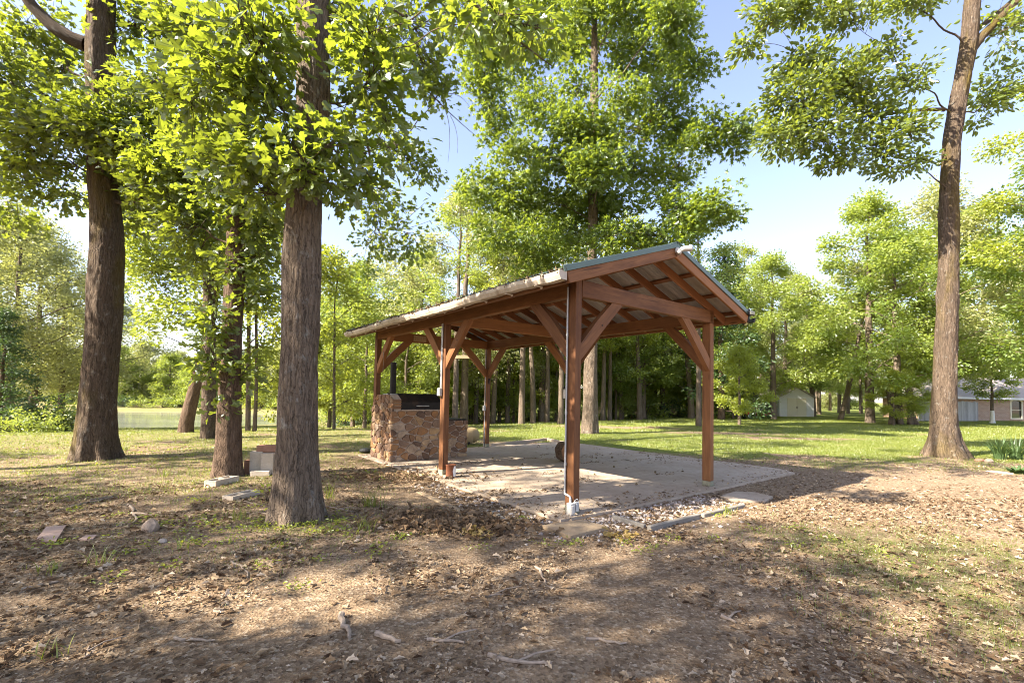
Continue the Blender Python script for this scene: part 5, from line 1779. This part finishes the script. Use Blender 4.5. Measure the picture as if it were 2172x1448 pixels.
# rusty wire fence beyond the lawn
fx = [1296, 1340, 1380, 1424, 1447, 1500, 1540, 1575, 1606]
fp = [np.array([*pxy(x, 38.0), 0.0]) for x in fx]
o_ = fp[0]
wf = empty('wire_fence', (o_[0], o_[1], gz(o_[0], o_[1])))
tag(wf, 'low wire fence on rusty posts along the back of the lawn', 'fence')
for p in fp:
    m = MB(); m.tube([p - o_ + [0, 0, -0.1], p - o_ + [0, 0, 0.95 + 0.1 * rs0.rand()]], 0.035, 7); m.obj('fence_post', MAT['rustpost'], wf)
m = MB()
for z in (0.25, 0.45, 0.65, 0.85):
    m.tube([p - o_ + [0, 0, z] for p in fp], 0.007, 4)
m.tube([fp[3] - o_ + [0, 0, 0.95], fp[4] - o_ + [0, 0, 0.95]], 0.03, 6)
m.obj('wires', MAT['wire'], wf)

# ================================================================== the woods
G1 = 'woodland trees behind the pavilion and lawn'
trunks = [('tall', 1107, 27.2, 1.0, 'thick straight trunk standing first right of the far corner post, at the lawn edge'),
          ('tall2', 1132, 28.9, 0.95, 'trunk leaning toward the straight one at the lawn edge behind the pavilion'),
          ('tall', 1161, 31.5, 0.9, 'grey pair of trunks at the edge of the dark undergrowth behind the pavilion'),
          ('tall', 1190, 25.5, 0.85, 'dark trunk just behind the front post and its lantern'),
          ('tall2', 1279, 33.0, 0.95, 'slim pale trunk just right of the sweetgum at the wire fence'),
          ('tall', 1294, 33.5, 0.85, 'stout short stemmed trunk second right of the sweetgum'),
          ('broad2', 1318, 36.0, 1.0, 'trunk low in the leaves between the sweetgum and the pale leaning trunk'),
          ('tall2', 1357, 33.4, 1.05, 'pale bent trunk lit by sun in front of the wire fence'),
          ('broad', 1364, 35.5, 1.2, 'thin dark trunk directly behind the pale bent trunk'),
          ('broad', 1405, 38.0, 1.1, 'dark stem standing in the middle of the wire fence'),
          ('broad2', 1467, 35.5, 1.25, 'trunk seen just left of the right front post at the lawn end'),
          ('tall', 1482, 25.0, 0.80, 'pale trunk half hidden by the right front post'),
          ('tall', 966, 23.5, 0.80, 'pale trunk rising behind the low counter of the grill'),
          ('tall2', 1046, 30.5, 0.95, 'dark trunk just right of the far corner post'),
          ('tall', 1077, 33.0, 0.95, 'dim trunk in the undergrowth between the far corner post and the straight trunk')]
for kd, px, Yd, s, lab in trunks:
    x, y = pxy(px, Yd)
    plant(kd, x, y, s, lab)
front = [('pale', 985, 29.0, 1.22, 'pale yellow green crown rising left of the sweetgum'),
         ('pale', 1150, 34.0, 1.25, 'pale crown directly behind the sweetgum'),
         ('broad', 890, 35.0, 1.15, 'bushy green tree behind the grill end of the pavilion'),
         ('broad2', 800, 33.0, 1.15, 'bushy green tree directly behind the gutter end'),
         ('broad', 735, 36.0, 1.1, 'loose green tree between the nearest oak and the gutter end'),
         ('tall2', 1010, 33.0, 0.9, 'yellow green tree beyond the far corner post'),
         ('small', 1568, 27.5, 0.92, 'little bright lime green tree on the lawn beside the right front post'),
         ('broad', 1640, 36.0, 1.15, 'bushy tree hanging over the shed and lean to'),
         ('tall2', 1560, 40.0, 1.05, 'tall loose tree above the roof corner light'),
         ('cedar', 1530, 34.0, 1.35, 'dark pointed tree above the roof peak'),
         ('pale', 1665, 44.0, 1.15, 'pale grey green crown behind the shed'),
         ('broad2', 1725, 43.0, 1.2, 'green crown just behind the shed roof'),
         ('tall2', 1782, 37.0, 1.05, 'pale trunk slanting across the lawn right of the shed'),
         ('broad', 1845, 33.0, 1.45, 'wide bright crown standing left of the clump of stems'),
         ('broad2', 1905, 31.3, 1.25, 'clump tree with several crooked stems left of the lawn oak'),
         ('pale', 2006, 33.0, 1.40, 'pale green crown directly behind the lawn oak trunk'),
         ('broad', 2020, 37.0, 1.5, 'wide crown behind the lawn oak, hanging over the board fence'),
         ('tall2', 2235, 24.0, 1.35, 'yellow green crown hanging above the house window'),
         ('broad2', 2290, 27.0, 1.75, 'big crown at the picture edge above the house'),
         ('broad', 2090, 55.0, 1.8, 'tall crown far behind the fence and lawn oak'),
         ('small2', 1935, 31.0, 0.75, 'leafy low tree at the foot of the clump'),
         ('small', 1895, 30.2, 0.70, 'low yellow green sapling before the clump of stems'),
         ('small2', 1600, 41.0, 1.1, 'understory tree behind the lean to'),
         ('small2', 860, 27.5, 1.1, 'understory tree behind the grill lid'),
         ('small', 925, 30.0, 1.2, 'bright understory tree behind the stove pipe'),
         ('small2', 775, 22.5, 0.9, 'understory tree right of the slender young tree'),
         ('small', 660, 25.0, 1.0, 'bright sapling glimpsed behind the nearest oak')]
for kd, px, Yd, s, lab in front:
    x, y = pxy(px, Yd)
    rx_ = 0.0
    rz_ = None
    o = plant(kd, x, y, s, lab, rz=rz_)
    if 'slanting' in lab: o.rotation_euler = (0, R(17), 0)
for k, (px, Yd, s) in enumerate([(700, 26, 1.1), (750, 29, 1.3), (830, 30, 1.2), (880, 33, 1.4), (950, 31, 1.2), (1000, 35, 1.5), (1060, 36, 1.4), (1090, 34, 1.1), (1145, 37, 1.4), (1180, 35, 1.2), (1225, 38, 1.5), (1300, 40, 1.5), (1340, 39, 1.3), (1390, 42, 1.6), (1440, 41, 1.5), (1500, 43, 1.5)]):
    x, y = pxy(px, Yd)
    plant(['small', 'small2'][k % 2], x, y, s, 'leafy young tree filling the space between the woodland trunks', 'young trees between the woodland trunks')
# whitewashed young tree before the house
pw = proto('young_tree', 61, 4.6, 0.10, 2.0, 1.5, 12, 10, 22, 0.16, 0.42, 'leaf_far', 'bark_far')
x, y = pxy(2104, 36.0); pw.location = (x, y, gz(x, y) - 0.05)
wb = MB(); wb.lathe([(0.19, 0.03), (0.15, 0.25), (0.135, 0.6), (0.125, 0.95), (0.118, 1.0), (0.0, 1.0)], 14)
wb.obj('whitewash', MAT['whitepaint'], pw)
tag(pw, 'young tree with a whitewashed foot before the house wall', 'tree')
# crooked stems of the clump
for k, (px, lean) in enumerate(((1890, 3), (1908, 12), (1928, -4), (1943, 14))):
    x, y = pxy(px, 31.0)
    m = MB()
    h = 3.0
    t = np.linspace(0, 1, 8)
    m.tube(np.c_[math.tan(R(lean)) * -h * t + 0.08 * np.sin(5 * t + k), 0.1 * t, -0.1 + h * t], 0.16 * (1 - 0.45 * t) + 0.06 * np.exp(-t * 9), 9)
    o = m.obj('crooked_stem', MAT['bark_far'], smooth=True); o.location = (x, y, gz(x, y))
    tag(o, ['straightest stem, outermost of the clump toward the shed', 'strongly slanting stem second in the clump', 'stem tilting the other way in the middle of the clump', 'slanting stem of the clump nearest the lawn oak'][k], 'tree stem')

rsw = np.random.RandomState(202)
for k in range(40):
    px = (720 + 70 * k if k < 8 else 1250 + (2300 - 1250) * ((k - 8) / 32.0)) + rsw.rand() * 30
    Yd = rsw.uniform(47, 72)
    x, y = pxy(px, Yd)
    plant(['broad', 'tall', 'pale', 'broad2', 'tall2', 'tall'][k % 6], x, y, rsw.uniform(0.9, 1.25), 'green tree deep in the woods beyond the lawn', 'trees deep in the woods beyond the lawn')
for k in range(44):
    px = 680 + (1560 - 680) * ((k + rsw.rand()) / 44)
    Yd = rsw.uniform(34, 46)
    x, y = pxy(px, Yd)
    plant(['shrub', 'small2', 'shrub_dark', 'small', 'shrub'][k % 5], x, y, rsw.uniform(1.0, 1.7) * (1.0 if k % 2 == 0 else 0.85), 'leafy undergrowth below the woodland trees', 'undergrowth below the woodland trees', 'shrub')
for k in range(14):
    px = 1250 + (1950 - 1250) * ((k + rsw.rand()) / 14)
    x, y = pxy(px, rsw.uniform(50, 62))
    plant(['tall', 'broad'][k % 2], x, y, rsw.uniform(0.8, 1.1), 'bare stemmed tree in the woods behind the wire fence and shed', 'trees behind the wire fence and shed')
for k in range(24):
    px = 640 + (2380 - 640) * ((k + rsw.rand() * 0.8) / 24)
    x, y = pxy(px, rsw.uniform(76, 92))
    plant(['bushy', 'bushy_pale'][k % 2], x, y, rsw.uniform(0.8, 1.15), 'bushy tree at the far end of the woods', 'bushy trees at the far end of the woods')
# across the pond
for k in range(34):
    px = -120 + (760 + 120) * ((k + rsw.rand()) / 34)
    Yd = rsw.uniform(84, 100) if k % 2 else rsw.uniform(80, 88)
    x, y = pxy(px, Yd)
    plant(['bushy', 'bushy_pale', 'bushy'][k % 3], x, y, rsw.uniform(0.95, 1.3), 'distant tree on the far shore of the pond', 'trees on the far shore of the pond')
for k in range(16):
    px = 120 + (640 - 120) * ((k + rsw.rand()) / 16)
    x, y = pxy(px, rsw.uniform(76.5, 79.5))
    plant(['shrub', 'shrub_dark', 'shrub'][k % 3], x, y, rsw.uniform(1.0, 2.0), 'rounded bush on the far bank of the pond', 'bushes on the far bank of the pond', 'shrub')
# left edge
for kd, px, Yd, s, lab, cat in [('cedar', 0, 19.5, 0.56, 'dark evergreen at the picture edge beside the pond', 'tree'), ('cedar', -70, 20.5, 0.75, 'taller dark evergreen cut off by the picture edge', 'tree'),
                                ('shrub_dark', 70, 20.0, 1.05, 'dark bush directly behind the far edge of the lawn, at the evergreen', 'shrub'), ('shrub', 120, 20.5, 1.15, 'tall green bush between the evergreen and the massive oak', 'shrub'),
                                ('shrub', 40, 18.0, 0.7, 'low tangled bush in front of the evergreen', 'shrub'), ('shrub_lime', 150, 21.0, 0.8, 'lighter green bush touching the massive oak trunk', 'shrub'),
                                ('shrub', 95, 18.6, 0.65, 'low bush with grass at its foot left of the massive oak', 'shrub'),
                                ('pale', 20, 27.0, 1.05, 'pale thin leaved tree leaning over the pond corner', 'tree'), ('pale', -120, 24.0, 1.2, 'pale thin crown beyond the picture edge by the pond', 'tree'),
                                ('pale', 70, 31.0, 1.1, 'pale thin crown between the evergreen and the massive oak', 'tree'), ('pale', -40, 33.0, 1.15, 'pale thin crown just above the evergreen', 'tree'),
                                ('pale', 200, 36.0, 1.0, 'pale thin tree showing on both sides of the massive oak', 'tree'), ('pale', 130, 33.0, 1.0, 'pale thin tree behind the massive oak trunk', 'tree')]:
    x, y = pxy(px, Yd)
    plant(kd, x, y, s, lab, cat=cat)
# trees at the back and side of the camera whose shade falls over the foreground
for kd, x, y, s in [('shade', -13.5, 0.6, 1.0), ('shade', -17.0, 5.0, 1.05), ('shade', -11.5, -5.0, 0.95), ('shade', -19.0, -3.0, 1.1), ('shade', -7.5, -2.2, 0.62), ('shade', -10.0, -1.6, 0.9), ('shade', -4.6, -3.2, 0.9)]:
    plant(kd, x, y, s, 'shade tree standing off to the side of the clearing', 'shade trees around the clearing')

# board nailed on the pale trunk behind the grill
p = at(980, 757, 23.0)
m = MB(); m.box((0, 0, 0), (0.8, 0.14, 0.16), bev=0.01)
o = m.obj('wooden_board', MAT['tanwood']); o.location = tuple(p); o.rotation_euler = (0, R(-2), 0.1)
tag(o, 'pale board fixed across a trunk behind the pavilion', 'board')

# ------------------------------------------------------------------ yucca and tufts
def blades(mb, P, H, W, lean, rs, mat=0, seg=3, rnd=None, dirs=None):
    n = len(P)
    a = rs.rand(n) * 2 * math.pi if dirs is None else dirs
    d = np.c_[np.cos(a), np.sin(a), np.zeros(n)]
    s = np.c_[-np.sin(a), np.cos(a), np.zeros(n)]
    H = np.broadcast_to(H, (n,)); W = np.broadcast_to(W, (n,)); lean = np.broadcast_to(lean, (n,))
    rows = []
    for k in range(seg + 1):
        t = k / seg
        c = P + d * (lean * H * t ** 1.8)[:, None] + np.array([0, 0, 1.0]) * (H * (t - 0.35 * lean * t * t))[:, None]
        w = W * (1 - t) ** 0.7 * 0.5
        if k < seg:
            rows += [c - s * w[:, None], c + s * w[:, None]]
        else:
            rows += [c]
    K = len(rows)
    V = np.stack(rows, 1).reshape(-1, 3)
    off = (np.arange(n) * K)[:, None]
    r = rs.rand(n) if rnd is None else rnd
    base = mb.n
    mb.V.append(V); mb.gco.append(V); mb.rnd.append(np.repeat(r, K)); mb.n += len(V)
    for k in range(seg - 1):
        mb.F.append((off + np.array([[2 * k, 2 * k + 1, 2 * k + 3, 2 * k + 2]]) + base, mat))
    mb.F.append((off + np.array([[2 * seg - 2, 2 * seg - 1, 2 * seg]]) + base, mat))


yp = gp(2138, 974)
m = MB()
n = 130
a = rs0.rand(n) * 6.28
P = np.c_[np.cos(a) * 0.16 * rs0.rand(n) - 0.0, np.sin(a) * 0.16 * rs0.rand(n), np.zeros(n)]
off = np.where(rs0.rand(n) < 0.5, -0.22, 0.22)
P[:, 0] += off
blades(m, P, rs0.uniform(0.45, 0.80, n), 0.036, rs0.uniform(0.15, 1.0, n), rs0, seg=4, dirs=a)
o = m.obj('yucca', MAT['leaf_yucca']); o.location = (yp[0], yp[1], gz(yp[0], yp[1])); tag(o, 'sword leaved yucca clump beside the big lawn oak', 'plant')
yp = gp(2158, 1003)
m = MB()
n = 60
a = rs0.rand(n) * 6.28
blades(m, np.c_[np.cos(a) * 0.1, np.sin(a) * 0.1, np.zeros(n)], rs0.uniform(0.15, 0.3, n), 0.06, rs0.uniform(0.8, 1.5, n), rs0, seg=4, dirs=a)
o = m.obj('low_plant', MAT['leaf_yucca']); o.location = (yp[0], yp[1], gz(yp[0], yp[1])); tag(o, 'low spreading broad leaved plant below the yucca', 'plant')

tufts = [(785, 1078, 46, 0.36, 'long grass tuft with arching blades right of the nearest oak'), (775, 1132, 26, 0.24, 'grass tuft on the leaf drift below the long arching tuft'), (215, 1200, 16, 0.22, 'bright broad bladed tuft alone in the leaf litter'),
         (105, 1218, 18, 0.16, 'short tuft left of the bright broad bladed one'), (505, 1105, 30, 0.22, 'pale green tuft before the nearest oak trunk, on the side of the blocks'), (345, 1010, 26, 0.24, 'grass tuft on the bare strip before the slim oak'),
         (410, 1005, 16, 0.16, 'small tuft nearest the slim oak foot'), (1545, 1085, 30, 0.18, 'weedy tuft at the end of the long edging strip'), (395, 1170, 14, 0.15, 'small tuft alone left of the two oak trunks'), (700, 1060, 24, 0.3, 'tall thin tuft touching the nearest oak trunk'),
         (905, 1085, 12, 0.14, 'little tuft by the pale edging board'), (165, 965, 40, 0.30, 'dry grass tuft at the flared foot of the massive oak'), (262, 955, 40, 0.26, 'green grass tuft at the pavilion side of the massive oak foot'), (120, 1390, 10, 0.14, 'thin tuft in the darkest leaf litter corner')]
for (px, py, n, h, lab) in tufts:
    p = gp(px, py)
    m = MB()
    a = rs0.rand(n) * 6.28
    blades(m, np.c_[rs0.normal(size=n) * 0.05, rs0.normal(size=n) * 0.05, np.zeros(n)], h * rs0.uniform(0.5, 1.1, n), 0.009, rs0.uniform(0.2, 1.1, n), rs0, seg=4, dirs=a, rnd=0.5 + 0.5 * rs0.rand(n))
    o = m.obj('grass_tuft', MAT['grass']); o.location = (p[0], p[1], gz(p[0], p[1])); tag(o, lab, 'grass tuft')
# seedlings at the foot of the nearest oak
for px, py, lab in ((566, 1062, 'oak seedling with a few leaves leaning on the nearest trunk'), (600, 1098, 'low leafy seedling at the front of the nearest trunk')):
    p = gp(px, py)
    m = MB()
    k = 12
    S = np.c_[rs0.normal(size=k) * 0.06, rs0.normal(size=k) * 0.05, 0.05 + 0.16 * rs0.rand(k)]
    for s_ in S[::2]: m.tube([(0, 0, -0.02), s_ * [0.5, 0.5, 0.6], s_], [0.004, 0.003, 0.002], 5, 1)
    add_leaves(m, S, unit(S * [1, 1, 0.2]) + rs0.normal(size=(k, 3)) * 0.3, rs0.normal(size=(k, 3)) * 0.4 + [0, 0, 1], 0.085, 'oak', rs0)
    o = m.obj('oak_seedling', [MAT['leaf_lime'], MAT['twig']]); o.location = (p[0], p[1], gz(p[0], p[1])); tag(o, lab, 'seedling')

# ------------------------------------------------------------------ grass, leaf litter
rsg = np.random.RandomState(404)
gmb = MB()
for (y0, y1, cnt, h, w, xr) in ((2.3, 6.0, 210000, 0.050, 0.0045, 1.3), (6.0, 11.0, 190000, 0.060, 0.007, 1.25), (11.0, 20.0, 170000, 0.065, 0.013, 1.2), (20.0, 42.0, 150000, 0.08, 0.028, 1.18)):
    y = y0 + (y1 - y0) * rsg.rand(cnt)
    x = (rsg.rand(cnt) * 2 - 1) * xr * y1
    ok = (np.abs(x) < xr * y + 1)
    x, y = x[ok], y[ok]
    g = lawn(x, y)
    clump = fbm(np.c_[x, y] * 6.0, 77, 2)
    ok = rsg.rand(len(x)) < g * sstep(0.25, 0.62, clump + 0.25 * (g > 0.7))
    e = np.sqrt(((x - PC[0]) / PR[0]) ** 2 + ((y - PC[1]) / PR[1]) ** 2)
    ok &= e > 1.02
    x, y = x[ok], y[ok]
    n = len(x)
    z = ground_h(x, y)
    dry = 0.55 * fbm(np.c_[x, y] * 0.9, 55, 3) + 0.45 * rsg.rand(n)
    blades(gmb, np.c_[x, y, z - 0.005], h * rsg.uniform(0.45, 1.25, n), w * rsg.uniform(0.7, 1.4, n), rsg.uniform(0.1, 1.0, n), rsg, seg=2, rnd=np.clip(dry * 1.3 - (0.32 if y1 < 7 else 0.15), 0, 1))
tag(gmb.obj('lawn_grass', MAT['grass']), 'short green grass of the lawn and its patches', 'grass', kind='stuff')

lmb = MB()
PADC = gp(1220, 1117)
for (y0, y1, cnt, s0_, s1_, kind, keep) in ((2.2, 4.5, 42000, 0.010, 0.030, 'dia', 1.0), (4.5, 7.5, 46000, 0.014, 0.036, 'dia', 1.0), (2.2, 7.5, 34000, 0.026, 0.078, 'crisp', 1.0), (7.5, 13, 42000, 0.03, 0.075, 'dia', 0.75), (13, 26, 16000, 0.06, 0.10, 'dia', 0.4)):
    y = y0 + (y1 - y0) * rsg.rand(cnt)
    x = (rsg.rand(cnt) * 2 - 1) * 1.25 * y1
    g = lawn(x, y)
    den = fbm(np.c_[x, y] * 1.3, 66, 3)
    q = np.stack([x - PX, y - PY], -1)
    u, v = q @ UD, q @ VD
    on = (u > -0.14) & (u < 7.1) & (v > -0.30) & (v < 6.3)
    pr = (1 - 0.75 * g) * sstep(0.28, 0.6, den) * keep
    edge = np.minimum(np.minimum(u + 0.14, 7.1 - u), np.minimum(v + 0.3, 6.3 - v))
    stripe = fbm(np.c_[u * 3.2, v * 1.1] + 9, 88, 3)
    pr = np.where(on, np.clip(0.60 * np.exp(-edge / 0.25) + 0.9 * sstep(0.655, 0.72, stripe) + 0.55 * sstep(4.0, 6.0, v) * sstep(0.45, 0.65, stripe) + 0.006, 0, 1), pr)
    pd = np.stack([x - PADC[0], y - PADC[1]], -1)
    pr = np.where((np.abs(pd @ UD) < 0.24) & (np.abs(pd @ VD) < 0.24), pr * 0.04, pr)
    ok = (np.abs(x) < 1.25 * y + 0.5) & (rsg.rand(cnt) < pr)
    x, y, on = x[ok], y[ok], on[ok]
    n = len(x)
    z = np.where(on, 0.004, ground_h(x, y)) + (0.006 if kind == 'dia' else 0.012) * rsg.rand(n)
    N = rsg.normal(size=(n, 3)) * (0.32 if kind == 'dia' else 0.38) + [0, 0, 1]
    add_leaves(lmb, np.c_[x, y, z + 0.004], rsg.normal(size=(n, 3)) * [1, 1, 0.15], N, s0_ + (s1_ - s0_) * rsg.rand(n) ** 1.6, kind, rsg)
# a drift of big brown oak leaves before the front post
c_ = gp(985, 1110)
n = 1300
P = np.c_[c_[0] - 0.12 + rsg.normal(size=n) * 0.42, c_[1] + rsg.normal(size=n) * 0.22 - 0.0, np.zeros(n)]
P[:, 2] = ground_h(P[:, 0], P[:, 1]) + 0.01 + 0.05 * rsg.rand(n)
add_leaves(lmb, P, rsg.normal(size=(n, 3)) * [1, 1, 0.4], rsg.normal(size=(n, 3)) * 0.6 + [0, 0, 1], 0.05 + 0.07 * rsg.rand(n), 'crisp', rsg, rnd=0.18 + 0.45 * rsg.rand(n))
c_ = gp(850, 1010)
n = 650
P = np.c_[c_[0] + rsg.normal(size=n) * 0.8, c_[1] + rsg.normal(size=n) * 0.4, np.zeros(n)]
P[:, 2] = ground_h(P[:, 0], P[:, 1]) + 0.01 + 0.03 * rsg.rand(n)
add_leaves(lmb, P, rsg.normal(size=(n, 3)) * [1, 1, 0.4], rsg.normal(size=(n, 3)) * 0.6 + [0, 0, 1], 0.05 + 0.06 * rsg.rand(n), 'crisp', rsg, rnd=0.15 + 0.5 * rsg.rand(n))
tag(lmb.obj('leaf_litter', MAT['litter']), 'dry brown leaf litter over the earth', 'leaf litter', kind='stuff')

wmb = MB()
for (cx, cy, sx, sy, n) in ((640, 1120, 0.5, 0.22, 900), (470, 1180, 0.7, 0.4, 420), (250, 1120, 1.2, 0.6, 500), (90, 1010, 1.5, 1.2, 700), (360, 960, 1.8, 1.2, 700), (1600, 1130, 1.0, 0.5, 260), (760, 1000, 0.8, 0.5, 160), (1300, 1150, 0.8, 0.12, 200)):
    c_ = gp(cx, cy)
    k = max(4, n // 26)
    cc = np.c_[c_[0] + rsg.normal(size=k) * sx, c_[1] + rsg.normal(size=k) * sy]
    P = np.repeat(cc, 26, axis=0) + rsg.normal(size=(k * 26, 2)) * 0.06
    z = ground_h(P[:, 0], P[:, 1]) + 0.012 + 0.045 * rsg.rand(len(P))
    add_leaves(wmb, np.c_[P, z], rsg.normal(size=(len(P), 3)) * [1, 1, 0.3], rsg.normal(size=(len(P), 3)) * 0.5 + [0, 0, 1], 0.018 + 0.026 * rsg.rand(len(P)), 'oval', rsg)
tag(wmb.obj('ground_weeds', MAT['leaf_lime']), 'small green weeds creeping through the leaf litter', 'weeds', kind='stuff')

# ================================================================== light, sky, camera
EL, HD = R(39.5), R(243.0)
s = Vector((math.sin(HD) * math.cos(EL), math.cos(HD) * math.cos(EL), math.sin(EL)))
ld = bpy.data.lights.new('sun', 'SUN')
ld.energy = 5.0
ld.angle = R(0.6)
ld.color = (1.0, 0.91, 0.77)
lo = bpy.data.objects.new('sun', ld); COL.objects.link(lo)
lo.rotation_euler = (-s).to_track_quat('-Z', 'Y').to_euler()
lo.location = (-20, -5, 30)

w = bpy.data.worlds.new('World'); scn.world = w
w.use_nodes = True
nt = w.node_tree; nt.nodes.clear()
sky = nt.nodes.new('ShaderNodeTexSky'); sky.sky_type = 'NISHITA'; sky.sun_disc = False
sky.sun_elevation = EL; sky.sun_rotation = HD; sky.air_density = 1.0; sky.dust_density = 1.2; sky.ozone_density = 2.5; sky.altitude = 100
bg = nt.nodes.new('ShaderNodeBackground'); bg.inputs[1].default_value = 0.098
out = nt.nodes.new('ShaderNodeOutputWorld')
hs = nt.nodes.new('ShaderNodeHueSaturation'); hs.inputs['Saturation'].default_value = 0.90
tint = nt.nodes.new('ShaderNodeMix'); tint.data_type = 'RGBA'; tint.blend_type = 'MULTIPLY'
tint.inputs[0].default_value = 1.0; tint.inputs[7].default_value = (1.10, 0.972, 0.975, 1)
nt.links.new(sky.outputs[0], hs.inputs['Color']); nt.links.new(hs.outputs[0], tint.inputs[6])
nt.links.new(tint.outputs[2], bg.inputs[0]); nt.links.new(bg.outputs[0], out.inputs[0])

cd = bpy.data.cameras.new('camera')
cam = bpy.data.objects.new('camera', cd); COL.objects.link(cam)
cd.sensor_width = 36.0; cd.sensor_fit = 'HORIZONTAL'
cd.lens = F / PW * 36.0
cd.shift_x = -SX / PW
cd.shift_y = SY / PW
cd.clip_start = 0.05; cd.clip_end = 3000
r_ = np.array([1.0, 0, 0]); up_ = np.array([0, -sp, cp]); fw = np.array([0, cp, sp])
rx = r_ * cr + up_ * sr
uy = -r_ * sr + up_ * cr
M = Matrix(((rx[0], uy[0], -fw[0], 0), (rx[1], uy[1], -fw[1], 0), (rx[2], uy[2], -fw[2], CH), (0, 0, 0, 1)))
cam.matrix_world = M
scn.camera = cam

scn.view_settings.view_transform = 'Standard'
scn.view_settings.look = 'None'
scn.view_settings.exposure = 2.2
scn.view_settings.gamma = 1.0
scn.render.engine = 'CYCLES'
cy = scn.cycles
cy.max_bounces = 8; cy.diffuse_bounces = 4; cy.glossy_bounces = 2; cy.transmission_bounces = 6; cy.transparent_max_bounces = 4
cy.use_denoising = True
cy.filter_width = 1.0
cy.sample_clamp_indirect = 6.0
cy.caustics_reflective = False; cy.caustics_refractive = False
